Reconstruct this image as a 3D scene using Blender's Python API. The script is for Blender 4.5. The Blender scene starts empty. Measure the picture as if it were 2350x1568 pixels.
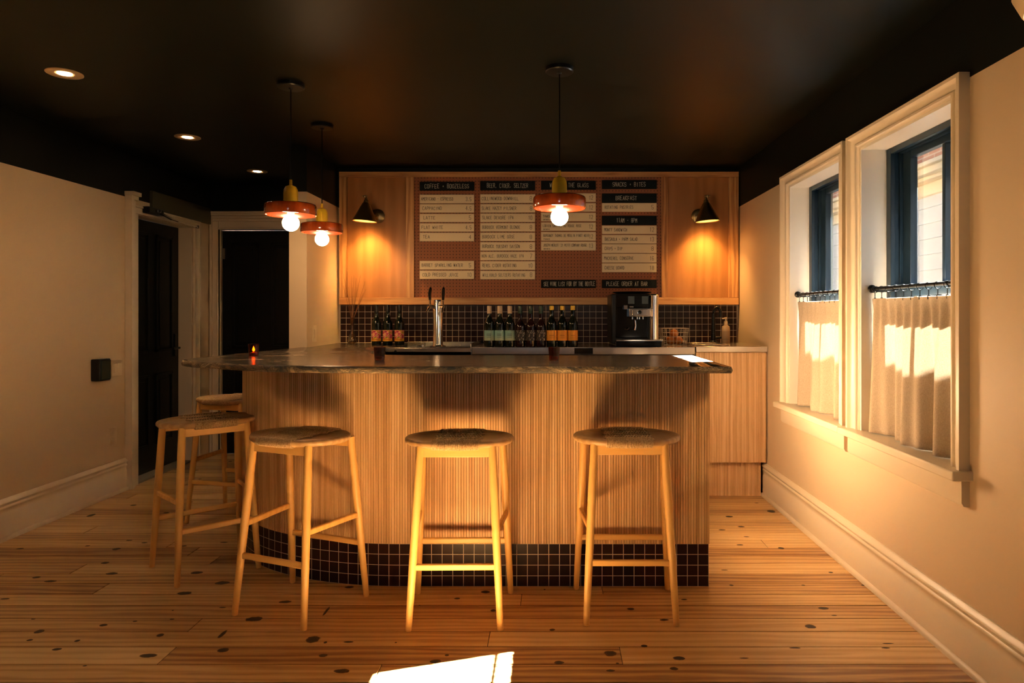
import bpy, math, random
from mathutils import Vector, Matrix
random.seed(7)
SC = bpy.context.scene
C = SC.collection
F = 1567.0            # focal length in pixels of the 2350 px wide frame
VX, VY, H = 1262.0, 719.0, 1.30

# ------------------------------------------------------------------ camera, sky, sun, exposure
cam = bpy.data.cameras.new('camera'); cam.sensor_width = 36; cam.lens = F/2350*36
cam.shift_x = (1175-VX)/2350; cam.shift_y = -(784-VY)/2350; cam.clip_start = .05
camo = bpy.data.objects.new('camera', cam); C.objects.link(camo)
camo.location = (0, 0, H); camo.rotation_euler = (math.pi/2, 0, 0); SC.camera = camo

SUN_ELEV, SUN_STRENGTH, SKY = 37.3, 350.0, .62
w = bpy.data.worlds.new('sky'); SC.world = w; w.use_nodes = True
bgn = w.node_tree.nodes['Background']
bgn.inputs[0].default_value = (.80, .90, 1.0, 1); bgn.inputs[1].default_value = SKY
sd = bpy.data.lights.new('sun', 'SUN'); sd.energy = SUN_STRENGTH; sd.angle = math.radians(.4); sd.color = (1, .95, .87)
so = bpy.data.objects.new('sun', sd); C.objects.link(so)
_e = math.radians(SUN_ELEV)
so.rotation_euler = Vector((-.95*math.cos(_e), -.31*math.cos(_e), -math.sin(_e))).to_track_quat('-Z', 'Y').to_euler()
so.location = (6, 5, 6)
SC.view_settings.view_transform = 'Standard'; SC.view_settings.look = 'None'
SC.view_settings.exposure = 1.06; SC.view_settings.gamma = 1.0; SC.view_settings.use_curve_mapping = False
SC.cycles.use_denoising = True
try: SC.cycles.denoiser = 'OPENIMAGEDENOISE'
except Exception: pass
SC.cycles.max_bounces = 10; SC.cycles.diffuse_bounces = 6; SC.cycles.transparent_max_bounces = 12
SC.cycles.caustics_reflective = False; SC.cycles.caustics_refractive = False
SC.cycles.sample_clamp_indirect = 80.0

def PX(x, y, D):
    "the point that stands D metres in front of the camera and shows at pixel x, y"
    return Vector(((x-VX)/F*D, D, H-(y-VY)/F*D))

# ------------------------------------------------------------------ materials
def N(nt, t, **kw):
    n = nt.nodes.new(t)
    for k, v in kw.items():
        if k in n.inputs: n.inputs[k].default_value = v
        else: setattr(n, k, v)
    return n
def new_mat(name):
    m = bpy.data.materials.new(name); m.use_nodes = True
    return m, m.node_tree, m.node_tree.nodes['Principled BSDF']
def rgb(c): return (c[0], c[1], c[2], 1)
MATS = {}
def mat(name, col, rough=.5, metal=0, noise=0, nscale=8, bump=0, bscale=60, **kw):
    if name in MATS: return MATS[name]
    m, nt, b = new_mat(name); L = nt.links
    b.inputs['Base Color'].default_value = rgb(col); b.inputs['Roughness'].default_value = rough; b.inputs['Metallic'].default_value = metal
    for k, v in kw.items(): b.inputs[k].default_value = v
    tc = N(nt, 'ShaderNodeTexCoord')
    if noise:
        n = N(nt, 'ShaderNodeTexNoise'); n.inputs['Scale'].default_value = nscale; n.inputs['Detail'].default_value = 5
        L.new(tc.outputs['Object'], n.inputs['Vector'])
        r = N(nt, 'ShaderNodeValToRGB'); r.color_ramp.elements[0].position = .3; r.color_ramp.elements[1].position = .7
        r.color_ramp.elements[0].color = rgb([c*(1-noise) for c in col]); r.color_ramp.elements[1].color = rgb([min(1, c*(1+noise)) for c in col])
        L.new(n.outputs['Fac'], r.inputs[0]); L.new(r.outputs[0], b.inputs['Base Color'])
    if bump:
        n2 = N(nt, 'ShaderNodeTexNoise'); n2.inputs['Scale'].default_value = bscale
        L.new(tc.outputs['Object'], n2.inputs['Vector'])
        bp = N(nt, 'ShaderNodeBump'); bp.inputs['Strength'].default_value = bump; bp.inputs['Distance'].default_value = .002
        L.new(n2.outputs['Fac'], bp.inputs['Height']); L.new(bp.outputs[0], b.inputs['Normal'])
    MATS[name] = m; return m

def math_node(nt, op, a, b=None, c=None):
    n = N(nt, 'ShaderNodeMath', operation=op)
    for i, v in enumerate((a, b, c)):
        if v is None: continue
        if isinstance(v, (int, float)): n.inputs[i].default_value = v
        else: nt.links.new(v, n.inputs[i])
    return n.outputs[0]

def wood(name, c0, c1, c2, grain='X', scale=1.0, rough=.45, coord='Object', slat=0, rnd_attr=False, contrast=1.0, rings=1.0, coat=0):
    """oak / pine: long fibres plus cathedral rings, running along the grain axis"""
    if name in MATS: return MATS[name]
    m, nt, b = new_mat(name); L = nt.links
    tc = N(nt, 'ShaderNodeTexCoord')
    src = tc.outputs[coord]
    sep = N(nt, 'ShaderNodeSeparateXYZ'); L.new(src, sep.inputs[0])
    stretch = {'X': (.09, 1, 1), 'Y': (1, .09, 1), 'Z': (1, 1, .09)}[grain]
    shift = None
    if rnd_attr:
        at = N(nt, 'ShaderNodeAttribute', attribute_name='rnd'); shift = at.outputs['Fac']
    elif slat:
        k = math_node(nt, 'FLOOR', math_node(nt, 'DIVIDE', sep.outputs[0], slat))
        wn = N(nt, 'ShaderNodeTexWhiteNoise', noise_dimensions='1D'); L.new(k, wn.inputs['W']); shift = wn.outputs['Value']
    else:
        oi = N(nt, 'ShaderNodeObjectInfo'); shift = oi.outputs['Random']
    mp = N(nt, 'ShaderNodeMapping'); mp.inputs['Scale'].default_value = [s*scale for s in stretch]
    L.new(src, mp.inputs['Vector'])
    if rnd_attr or not slat:
        comb = N(nt, 'ShaderNodeCombineXYZ')
        s10 = math_node(nt, 'MULTIPLY', shift, 17.0)
        for i in range(3): L.new(s10, comb.inputs[i])
        L.new(comb.outputs[0], mp.inputs['Location'])
    wv = N(nt, 'ShaderNodeTexWave', wave_type='BANDS', bands_direction={'X': 'Y', 'Y': 'X', 'Z': 'X'}[grain])
    wv.inputs['Scale'].default_value = 7*rings; wv.inputs['Distortion'].default_value = 9; wv.inputs['Detail'].default_value = 3
    wv.inputs['Detail Scale'].default_value = 1.2; wv.inputs['Detail Roughness'].default_value = .6
    L.new(mp.outputs[0], wv.inputs['Vector'])
    n = N(nt, 'ShaderNodeTexNoise'); n.inputs['Scale'].default_value = 60; n.inputs['Detail'].default_value = 6; n.inputs['Roughness'].default_value = .65
    L.new(mp.outputs[0], n.inputs['Vector'])
    n3 = N(nt, 'ShaderNodeTexNoise'); n3.inputs['Scale'].default_value = 5; n3.inputs['Detail'].default_value = 3
    L.new(mp.outputs[0], n3.inputs['Vector'])
    f = math_node(nt, 'ADD', math_node(nt, 'MULTIPLY', wv.outputs['Fac'], .34*contrast), math_node(nt, 'MULTIPLY', n.outputs['Fac'], .42*contrast))
    f = math_node(nt, 'ADD', f, math_node(nt, 'MULTIPLY', n3.outputs['Fac'], .5*contrast))
    f = math_node(nt, 'ADD', f, math_node(nt, 'MULTIPLY', math_node(nt, 'SUBTRACT', shift, .5), .42 * (1.3 if rnd_attr else 1) if (rnd_attr or slat) else .15))
    f = math_node(nt, 'ADD', f, .5-.63*contrast)
    r = N(nt, 'ShaderNodeValToRGB'); e = r.color_ramp.elements
    e[0].position = .12; e[0].color = rgb(c0); e[1].position = .88; e[1].color = rgb(c2)
    k = e.new(.5); k.color = rgb(c1)
    L.new(f, r.inputs[0]); L.new(r.outputs[0], b.inputs['Base Color'])
    b.inputs['Roughness'].default_value = rough
    if coat: b.inputs['Coat Weight'].default_value = coat; b.inputs['Coat Roughness'].default_value = .3
    bp = N(nt, 'ShaderNodeBump'); bp.inputs['Strength'].default_value = .15; bp.inputs['Distance'].default_value = .001
    L.new(n.outputs['Fac'], bp.inputs['Height']); L.new(bp.outputs[0], b.inputs['Normal'])
    MATS[name] = m; return m

def emit(name, col, strength):
    if name in MATS: return MATS[name]
    m = bpy.data.materials.new(name); m.use_nodes = True; nt = m.node_tree; nt.nodes.clear()
    o = N(nt, 'ShaderNodeOutputMaterial'); e = N(nt, 'ShaderNodeEmission')
    e.inputs[0].default_value = rgb(col); e.inputs[1].default_value = strength
    nt.links.new(e.outputs[0], o.inputs[0]); MATS[name] = m; return m

def glass(name, tint=(1, 1, 1), gloss=.07, rough=.02):
    if name in MATS: return MATS[name]
    m = bpy.data.materials.new(name); m.use_nodes = True; nt = m.node_tree; nt.nodes.clear()
    o = N(nt, 'ShaderNodeOutputMaterial'); t = N(nt, 'ShaderNodeBsdfTransparent'); g = N(nt, 'ShaderNodeBsdfGlossy')
    t.inputs[0].default_value = rgb(tint); g.inputs['Roughness'].default_value = rough
    fr = N(nt, 'ShaderNodeLayerWeight'); fr.inputs[0].default_value = .15
    mx = N(nt, 'ShaderNodeMixShader'); f = math_node(nt, 'ADD', math_node(nt, 'MULTIPLY', fr.outputs['Fresnel'], .5), gloss*.5)
    nt.links.new(f, mx.inputs[0]); nt.links.new(t.outputs[0], mx.inputs[1]); nt.links.new(g.outputs[0], mx.inputs[2])
    nt.links.new(mx.outputs[0], o.inputs[0]); MATS[name] = m; return m

def tile_mat(name):
    m, nt, b = new_mat(name); L = nt.links
    uv = N(nt, 'ShaderNodeUVMap')
    br = N(nt, 'ShaderNodeTexBrick', offset=0.0, offset_frequency=1, squash=1.0)
    br.inputs['Color1'].default_value = (.030, .009, .007, 1); br.inputs['Color2'].default_value = (.017, .007, .008, 1)
    br.inputs['Mortar'].default_value = (.62, .52, .42, 1); br.inputs['Scale'].default_value = 1
    br.inputs['Mortar Size'].default_value = .0016; br.inputs['Mortar Smooth'].default_value = .1; br.inputs['Bias'].default_value = 0
    br.inputs['Brick Width'].default_value = .0507; br.inputs['Row Height'].default_value = .0507
    L.new(uv.outputs[0], br.inputs['Vector']); L.new(br.outputs['Color'], b.inputs['Base Color'])
    b.inputs['Specular IOR Level'].default_value = .22
    rr = math_node(nt, 'ADD', math_node(nt, 'MULTIPLY', br.outputs['Fac'], .5), .3); L.new(rr, b.inputs['Roughness'])
    bp = N(nt, 'ShaderNodeBump', invert=True); bp.inputs['Strength'].default_value = .6; bp.inputs['Distance'].default_value = .002
    L.new(br.outputs['Fac'], bp.inputs['Height']); L.new(bp.outputs[0], b.inputs['Normal'])
    return m

def peg_mat():
    m, nt, b = new_mat('pegboard'); L = nt.links
    tc = N(nt, 'ShaderNodeTexCoord'); sep = N(nt, 'ShaderNodeSeparateXYZ'); L.new(tc.outputs['Object'], sep.inputs[0])
    u = math_node(nt, 'SUBTRACT', math_node(nt, 'FRACT', math_node(nt, 'DIVIDE', sep.outputs[0], .0258)), .5)
    v = math_node(nt, 'SUBTRACT', math_node(nt, 'FRACT', math_node(nt, 'DIVIDE', sep.outputs[2], .0258)), .5)
    d = math_node(nt, 'SQRT', math_node(nt, 'ADD', math_node(nt, 'MULTIPLY', u, u), math_node(nt, 'MULTIPLY', v, v)))
    hole = math_node(nt, 'LESS_THAN', d, .15)
    n = N(nt, 'ShaderNodeTexNoise'); n.inputs['Scale'].default_value = 90; n.inputs['Detail'].default_value = 4; L.new(tc.outputs['Object'], n.inputs['Vector'])
    r = N(nt, 'ShaderNodeValToRGB'); r.color_ramp.elements[0].color = (.27, .085, .03, 1); r.color_ramp.elements[1].color = (.40, .14, .055, 1)
    L.new(n.outputs['Fac'], r.inputs[0])
    mx = N(nt, 'ShaderNodeMixRGB'); L.new(hole, mx.inputs[0]); L.new(r.outputs[0], mx.inputs[1]); mx.inputs[2].default_value = (.012, .004, .002, 1)
    L.new(mx.outputs[0], b.inputs['Base Color']); b.inputs['Roughness'].default_value = .6
    return m

def stone_mat(split=False):
    m, nt, b = new_mat('split_stone_edge' if split else 'veined_stone'); L = nt.links
    tc = N(nt, 'ShaderNodeTexCoord'); mp = N(nt, 'ShaderNodeMapping'); mp.inputs['Scale'].default_value = (.9, 2.4, 5.0)
    mp.inputs['Rotation'].default_value = (.25, .12, .22)
    L.new(tc.outputs['Object'], mp.inputs[0])
    n = N(nt, 'ShaderNodeTexNoise'); n.inputs['Scale'].default_value = 2.4; n.inputs['Detail'].default_value = 9; n.inputs['Roughness'].default_value = .62; n.inputs['Distortion'].default_value = 2.2
    L.new(mp.outputs[0], n.inputs['Vector'])
    r = N(nt, 'ShaderNodeValToRGB'); e = r.color_ramp.elements
    cols = [(.0, (.010, .018, .025)), (.36, (.022, .034, .045)), (.42, (.06, .055, .045)), (.46, (.022, .03, .036)), (.50, (.085, .055, .032)), (.54, (.035, .034, .034)), (.585, (.34, .24, .14)), (.61, (.04, .034, .03)), (.68, (.50, .38, .24)), (1, (.14, .11, .08))]
    e[0].position, e[0].color = cols[0][0], rgb(cols[0][1]); e[1].position, e[1].color = 1, rgb(cols[-1][1])
    for p, c in cols[1:-1]:
        k = e.new(p); k.color = rgb(c)
    if split:
        for k, c in zip(list(e), ((.03,.04,.045),(.05,.06,.065),(.16,.13,.09),(.05,.055,.055),(.30,.22,.13),(.12,.10,.075),(.62,.48,.30),(.16,.12,.08),(.72,.58,.38),(.3,.24,.16))): k.color = rgb(c)
        mp.inputs['Scale'].default_value = (1.3, 2.0, 4.5)
    L.new(n.outputs['Fac'], r.inputs[0]); L.new(r.outputs[0], b.inputs['Base Color'])
    b.inputs['Roughness'].default_value = .6 if split else .24
    n2 = N(nt, 'ShaderNodeTexNoise'); n2.inputs['Scale'].default_value = 35; L.new(tc.outputs['Object'], n2.inputs['Vector'])
    bp = N(nt, 'ShaderNodeBump'); bp.inputs['Strength'].default_value = .12; bp.inputs['Distance'].default_value = .002
    L.new(n2.outputs['Fac'], bp.inputs['Height']); L.new(bp.outputs[0], b.inputs['Normal'])
    return m

def knot_mat():
    m, nt, b = new_mat('pine_knot'); L = nt.links
    uv = N(nt, 'ShaderNodeUVMap'); ln = N(nt, 'ShaderNodeVectorMath', operation='LENGTH'); L.new(uv.outputs[0], ln.inputs[0])
    tc = N(nt, 'ShaderNodeTexCoord'); n = N(nt, 'ShaderNodeTexNoise'); n.inputs['Scale'].default_value = 45; L.new(tc.outputs['Object'], n.inputs['Vector'])
    r_ = math_node(nt, 'ADD', ln.outputs['Value'], math_node(nt, 'MULTIPLY', math_node(nt, 'SUBTRACT', n.outputs['Fac'], .5), .6))
    mr = N(nt, 'ShaderNodeMapRange', interpolation_type='SMOOTHSTEP'); mr.inputs['From Min'].default_value = .68; mr.inputs['From Max'].default_value = .98
    mr.inputs['To Min'].default_value = 1; mr.inputs['To Max'].default_value = 0; L.new(r_, mr.inputs['Value'])
    cr = N(nt, 'ShaderNodeValToRGB'); cr.color_ramp.elements[0].color = (.016, .006, .003, 1); cr.color_ramp.elements[1].color = (.09, .032, .010, 1)
    cr.color_ramp.elements[0].position = .45; cr.color_ramp.elements[1].position = .8
    L.new(r_, cr.inputs[0]); L.new(cr.outputs[0], b.inputs['Base Color']); b.inputs['Roughness'].default_value = .5
    t = N(nt, 'ShaderNodeBsdfTransparent'); mx = N(nt, 'ShaderNodeMixShader')
    L.new(mr.outputs[0], mx.inputs[0]); L.new(t.outputs[0], mx.inputs[1]); L.new(b.outputs[0], mx.inputs[2])
    L.new(mx.outputs[0], nt.nodes['Material Output'].inputs[0]); return m

def linen_mat():
    m = bpy.data.materials.new('linen'); m.use_nodes = True; nt = m.node_tree; nt.nodes.clear(); L = nt.links
    o = N(nt, 'ShaderNodeOutputMaterial'); d = N(nt, 'ShaderNodeBsdfDiffuse'); t = N(nt, 'ShaderNodeBsdfTranslucent')
    tc = N(nt, 'ShaderNodeTexCoord'); mp = N(nt, 'ShaderNodeMapping'); mp.inputs['Scale'].default_value = (90, 90, 520); L.new(tc.outputs['Object'], mp.inputs[0])
    mp2 = N(nt, 'ShaderNodeMapping'); mp2.inputs['Scale'].default_value = (520, 520, 60); L.new(tc.outputs['Object'], mp2.inputs[0])
    n = N(nt, 'ShaderNodeTexNoise'); n.inputs['Scale'].default_value = 1.6; L.new(mp.outputs[0], n.inputs['Vector'])
    n2 = N(nt, 'ShaderNodeTexNoise'); n2.inputs['Scale'].default_value = 1.6; L.new(mp2.outputs[0], n2.inputs['Vector'])
    f = math_node(nt, 'MULTIPLY', math_node(nt, 'ADD', n.outputs['Fac'], n2.outputs['Fac']), .5)
    r = N(nt, 'ShaderNodeValToRGB'); r.color_ramp.elements[0].position = .38; r.color_ramp.elements[1].position = .62
    r.color_ramp.elements[0].color = (.56, .45, .33, 1); r.color_ramp.elements[1].color = (.74, .63, .49, 1)
    L.new(f, r.inputs[0]); L.new(r.outputs[0], d.inputs[0])
    r2 = N(nt, 'ShaderNodeValToRGB'); r2.color_ramp.elements[0].color = (.19, .165, .135, 1); r2.color_ramp.elements[1].color = (.28, .25, .205, 1)
    r2.color_ramp.elements[0].position = .38; r2.color_ramp.elements[1].position = .62
    L.new(f, r2.inputs[0]); L.new(r2.outputs[0], t.inputs[0])
    mx = N(nt, 'ShaderNodeMixShader'); mx.inputs[0].default_value = .35
    L.new(d.outputs[0], mx.inputs[1]); L.new(t.outputs[0], mx.inputs[2]); L.new(mx.outputs[0], o.inputs[0]); return m

CREAM = mat('cream_wall', (.62, .48, .325), .55, bump=.05, bscale=90)
TRIM = mat('cream_trim', (.70, .60, .46), .38)
BLACKP = mat('black_paint', (.004, .0055, .0042), .5, bump=.03, bscale=25, **{'Specular IOR Level': .2})
OUTER = mat('outer_brick', (.012, .012, .012), .9, noise=.3, nscale=6)
CEILM = mat('black_ceiling', (.0030, .0046, .0027), .46, bump=.02, bscale=5, **{'Specular IOR Level': .24})
SASH = mat('sash_black', (.012, .026, .042), .28)
OAKV = wood('oak_flutes', (.56, .325, .145), (.73, .47, .235), (.84, .60, .35), 'Y', 1.0, .5, coord='UV', slat=.0127, contrast=1.0)
OAKX = wood('oak_rail', (.30, .12, .035), (.54, .26, .09), (.68, .38, .15), 'X', 1.3, .42, contrast=1.5)
OAKZ = wood('oak_stile', (.30, .12, .035), (.54, .26, .09), (.68, .38, .15), 'Z', 1.3, .42, contrast=1.5)
PLY = wood('oak_ply', (.28, .115, .034), (.42, .19, .06), (.52, .26, .09), 'Z', 1.0, .38, contrast=.6, rings=.45)
STOOLW = wood('stool_wood', (.62, .34, .095), (.76, .45, .14), (.84, .54, .20), 'Z', 1.2, .42, contrast=.7)
STOOLH = wood('stool_wood_across', (.62, .34, .095), (.76, .45, .14), (.84, .54, .20), 'X', 1.2, .42, contrast=.7)
SEATSHADE = wood('shaded_seat_wood', (.36, .20, .085), (.50, .30, .135), (.60, .39, .19), 'X', 1.4, .42, contrast=.9)  # stool wood darkened for the seat; its shading is in the colour
PINE = wood('pine_floor', (.25, .105, .032), (.58, .345, .135), (.74, .515, .25), 'X', 1.0, .33, rnd_attr=True, contrast=.95, rings=1.05)
KNOT = knot_mat(); TILE = tile_mat('dark_tile'); STONE = stone_mat(); STONEE = stone_mat(True); LINEN = linen_mat(); PEG = peg_mat()
GAP = mat('dark_seam_gap', (.02, .009, .004), .8)  # dark base showing between the floor planks
STEEL = mat('brushed_steel', (.62, .60, .57), .24, 1)
CHROME = mat('chrome', (.8, .78, .75), .12, 1)
BRASS = mat('aged_brass', (.40, .28, .12), .33, .97)
BRASSI = mat('shade_inside', (.80, .62, .36), .5)
BLACKM = mat('black_metal', (.004, .005, .006), .35, **{'Specular IOR Level': .3})
BLACKG = mat('black_gloss', (.004, .005, .007), .08)
CLEAR = glass('window_glass', (.97, .98, .98), .06)

# ------------------------------------------------------------------ mesh builder
class MB:
    def __init__(s): s.v = []; s.f = []; s.m = []; s.uv = {}; s.at = {}
    def face(s, idx, mi=0, uv=None, at=None):
        s.f.append(tuple(idx)); s.m.append(mi)
        if uv: s.uv[len(s.f)-1] = uv
        if at is not None: s.at[len(s.f)-1] = at
    def add(s, pts): b = len(s.v); s.v += [tuple(p) for p in pts]; return b
    def box(s, x0, x1, y0, y1, z0, z1, mi=0, M=None):
        p = [(x0,y0,z0),(x1,y0,z0),(x1,y1,z0),(x0,y1,z0),(x0,y0,z1),(x1,y0,z1),(x1,y1,z1),(x0,y1,z1)]
        if M is not None: p = [tuple(M @ Vector(q)) for q in p]
        b = s.add(p)
        for q in ((0,3,2,1),(4,5,6,7),(0,1,5,4),(1,2,6,5),(2,3,7,6),(3,0,4,7)): s.face([b+i for i in q], mi)
        return s
    def tube(s, pts, rs, n=12, cap=True, mi=0):
        pts = [Vector(p) for p in pts]
        if not isinstance(rs, (list, tuple)): rs = [rs]*len(pts)
        rings = []; up = None
        for i, p in enumerate(pts):
            t = (pts[min(i+1, len(pts)-1)]-pts[max(i-1, 0)]).normalized()
            if up is None:
                up = Vector((0,0,1)) if abs(t.z) < .9 else Vector((1,0,0))
            a = t.cross(up).normalized(); c = a.cross(t).normalized(); up = c
            rings.append(s.add([p+(a*math.cos(2*math.pi*k/n)+c*math.sin(2*math.pi*k/n))*rs[i] for k in range(n)]))
        for i in range(len(rings)-1):
            for k in range(n):
                k2 = (k+1) % n; s.face((rings[i]+k, rings[i+1]+k, rings[i+1]+k2, rings[i]+k2), mi)
        if cap:
            s.face([rings[0]+k for k in range(n)], mi); s.face([rings[-1]+k for k in reversed(range(n))], mi)
        return s
    def bar(s, p0, p1, wdt, hgt, mi=0):
        "rectangular bar from p0 to p1, height measured upright"
        p0, p1 = Vector(p0), Vector(p1); t = (p1-p0).normalized()
        up = Vector((0,0,1)) if abs(t.z) < .95 else Vector((0,1,0))
        a = t.cross(up).normalized(); c = a.cross(t).normalized()
        pts = []
        for p in (p0, p1):
            for q in ((-1,-1),(1,-1),(1,1),(-1,1)): pts.append(p+a*q[0]*wdt/2+c*q[1]*hgt/2)
        b = s.add(pts)
        for q in ((0,3,2,1),(4,5,6,7),(0,1,5,4),(1,2,6,5),(2,3,7,6),(3,0,4,7)): s.face([b+i for i in q], mi)
        return s
    def lathe(s, prof, c=(0,0,0), n=32, mi=0, M=None):
        rings = []
        for r, z in prof:
            pts = [Vector((r*math.cos(2*math.pi*k/n), r*math.sin(2*math.pi*k/n), z)) for k in range(n)]
            if M is not None: pts = [M @ p for p in pts]
            rings.append(s.add([p+Vector(c) for p in pts]))
        for i in range(len(rings)-1):
            for k in range(n):
                k2 = (k+1) % n; s.face((rings[i]+k, rings[i]+k2, rings[i+1]+k2, rings[i+1]+k), mi)
        if prof[0][0] > 1e-5: s.face([rings[0]+k for k in reversed(range(n))], mi)
        if prof[-1][0] > 1e-5: s.face([rings[-1]+k for k in range(n)], mi)
        return s
    def open_lathe(s, prof, c=(0,0,0), n=32, mi=0, M=None):
        k0 = len(s.f); s.lathe(prof, c, n, mi, M)
        drop = (1 if prof[0][0] > 1e-5 else 0)+(1 if prof[-1][0] > 1e-5 else 0)
        for _ in range(drop): s.f.pop(); s.m.pop()
        return s
    def prism(s, poly, z0, z1, mi=0):
        n = len(poly); b = s.add([(x, y, z0) for x, y in poly]); t = s.add([(x, y, z1) for x, y in poly])
        s.face([b+i for i in reversed(range(n))], mi); s.face([t+i for i in range(n)], mi)
        for i in range(n): j = (i+1) % n; s.face((b+i, b+j, t+j, t+i), mi)
        return s
    def extrude(s, prof, p0, p1, mi=0):
        "profile is a list of offset vectors, swept from p0 to p1"
        p0, p1 = Vector(p0), Vector(p1); n = len(prof)
        a = s.add([p0+Vector(q) for q in prof]); b = s.add([p1+Vector(q) for q in prof])
        for i in range(n): j = (i+1) % n; s.face((a+i, a+j, b+j, b+i), mi)
        s.face([a+i for i in reversed(range(n))], mi); s.face([b+i for i in range(n)], mi)
        return s

def obj(name, mb, mats, parent=None, world=False, origin=None, bevel=0, label=None, sharp=35):
    me = bpy.data.meshes.new(name)
    off = Vector((0,0,0))
    if origin is not None: off = Vector(origin)
    elif parent is not None and world:
        off = Vector(parent.location)
        if parent.parent is not None: off = off+Vector(parent.parent.location)
    me.from_pydata([tuple(Vector(v)-off) for v in mb.v], [], mb.f)
    if not isinstance(mats, (list, tuple)): mats = [mats]
    for m in mats: me.materials.append(m)
    me.polygons.foreach_set('material_index', mb.m)
    if mb.uv:
        ul = me.uv_layers.new(name='UVMap')
        for fi, uvs in mb.uv.items():
            for li, uvv in zip(me.polygons[fi].loop_indices, uvs): ul.data[li].uv = uvv
    if mb.at:
        a = me.attributes.new('rnd', 'FLOAT', 'FACE')
        for fi, v in mb.at.items(): a.data[fi].value = v
    me.shade_smooth(); me.set_sharp_from_angle(angle=math.radians(sharp))
    me.validate(); me.update()
    o = bpy.data.objects.new(name, me); C.objects.link(o)
    if parent is not None: o.parent = parent
    if origin is not None: o.location = origin
    if bevel:
        b = o.modifiers.new('bevel', 'BEVEL'); b.width = bevel; b.segments = 2; b.limit_method = 'ANGLE'; b.angle_limit = math.radians(40)
    if label: o['label'] = label
    return o
def tag(o, label, cat, group=None):
    o['label'] = label; o['category'] = cat
    if group: o['group'] = group
    return o
def thing(name, loc, label, cat, group=None, rz=0):
    o = bpy.data.objects.new(name, None); C.objects.link(o); o.location = loc; o.rotation_euler = (0,0,rz); o.empty_display_size = .05
    return tag(o, label, cat, group)
def struct(o): o['kind'] = 'structure'; return o
def struct_empty(name, loc): 
    o = bpy.data.objects.new(name, None); C.objects.link(o); o.location = loc; o.empty_display_size = .1; return struct(o)
def copy_tree(o, parent=None):
    c = o.copy(); C.objects.link(c)
    if parent is not None: c.parent = parent
    for ch in [x for x in bpy.data.objects if x.parent == o]: copy_tree(ch, c)
    return c

# ------------------------------------------------------------------ room shell
XR, XL, YB, YC, YF, ZC, ZP = 1.53, -3.13, 5.56, 6.30, -3.6, 2.48, 2.16

def wall(name, axis, inner, outer, a0, a1, z0, z1, holes, mats=(CREAM, BLACKP, OUTER)):
    "axis 'X': wall stands at x = inner..outer and runs along y; axis 'Y' the other way round. Black paint above ZP."
    mb = MB()
    As = sorted({a0, a1}|{h[0] for h in holes}|{h[1] for h in holes})
    Zs = sorted({z0, z1, ZP}|{h[2] for h in holes}|{h[3] for h in holes})
    def solid(i, j):
        if i < 0 or j < 0 or i >= len(As)-1 or j >= len(Zs)-1: return False
        a, z = (As[i]+As[i+1])/2, (Zs[j]+Zs[j+1])/2
        return not any(h[0] < a < h[1] and h[2] < z < h[3] for h in holes)
    def P(a, d, z): return (d, a, z) if axis == 'X' else (a, d, z)
    for i in range(len(As)-1):
        for j in range(len(Zs)-1):
            if not solid(i, j): continue
            A0, A1, B0, B1 = As[i], As[i+1], Zs[j], Zs[j+1]; mi = 1 if B0 >= ZP-1e-6 else 0
            for d in (inner, outer):
                b = mb.add([P(A0,d,B0), P(A1,d,B0), P(A1,d,B1), P(A0,d,B1)]); mb.face((b,b+1,b+2,b+3), mi if d == inner else 2)
            for (ni, nj, e) in ((i-1,j,'l'),(i+1,j,'r'),(i,j-1,'b'),(i,j+1,'t')):
                if solid(ni, nj): continue
                if e == 'l': q = [P(A0,inner,B0),P(A0,outer,B0),P(A0,outer,B1),P(A0,inner,B1)]
                elif e == 'r': q = [P(A1,inner,B0),P(A1,outer,B0),P(A1,outer,B1),P(A1,inner,B1)]
                elif e == 'b': q = [P(A0,inner,B0),P(A1,inner,B0),P(A1,outer,B0),P(A0,outer,B0)]
                else: q = [P(A0,inner,B1),P(A1,inner,B1),P(A1,outer,B1),P(A0,outer,B1)]
                b = mb.add(q); mb.face((b,b+1,b+2,b+3), mi)
    return struct(obj(name, mb, list(mats)))

W2 = (2.58, 3.35, .722, 2.11); W1 = (3.575, 4.345, .722, 2.11)      # openings of the two side windows (far one is W1)
W3 = (-1.35, -.35, .722, 2.11)                                      # one more side window behind the camera
wall('wall_right', 'X', XR, 1.80, YF, YC+.2, 0, ZC, [W1, W2])
wall('wall_left', 'X', XL, -3.32, YF, YC+.2, 0, ZC, [(5.17, 5.985, -1, 2.05)])
wall('wall_back', 'Y', YB, 5.70, -1.72, XR, 0, ZC, [])
wall('wall_corridor', 'Y', YC, 6.48, XL, -1.845, 0, ZC, [(-3.045, -2.24, -1, 2.07)])
wall('wall_front', 'Y', YF, -3.78, XL, XR, 0, ZC, [(-.62, .32, -1, 2.15)])
mb = MB(); mb.box(-1.845, -1.72, 4.83, YC, 0, ZP); mb.box(-1.845, -1.72, 4.83, YC, ZP, ZC, 1)
struct(obj('wall_partition', mb, [CREAM, BLACKP]))
mb = MB(); mb.box(XL-.2, XR+.27, YF-.18, YC+.2, ZC, ZC+.15); struct(obj('ceiling', mb, CEILM))

mb = MB(); mb.box(1.80, 2.40, YF-.2, YC+.4, 2.42, 2.60); struct(obj('roof_overhang', mb, OUTER))

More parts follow.
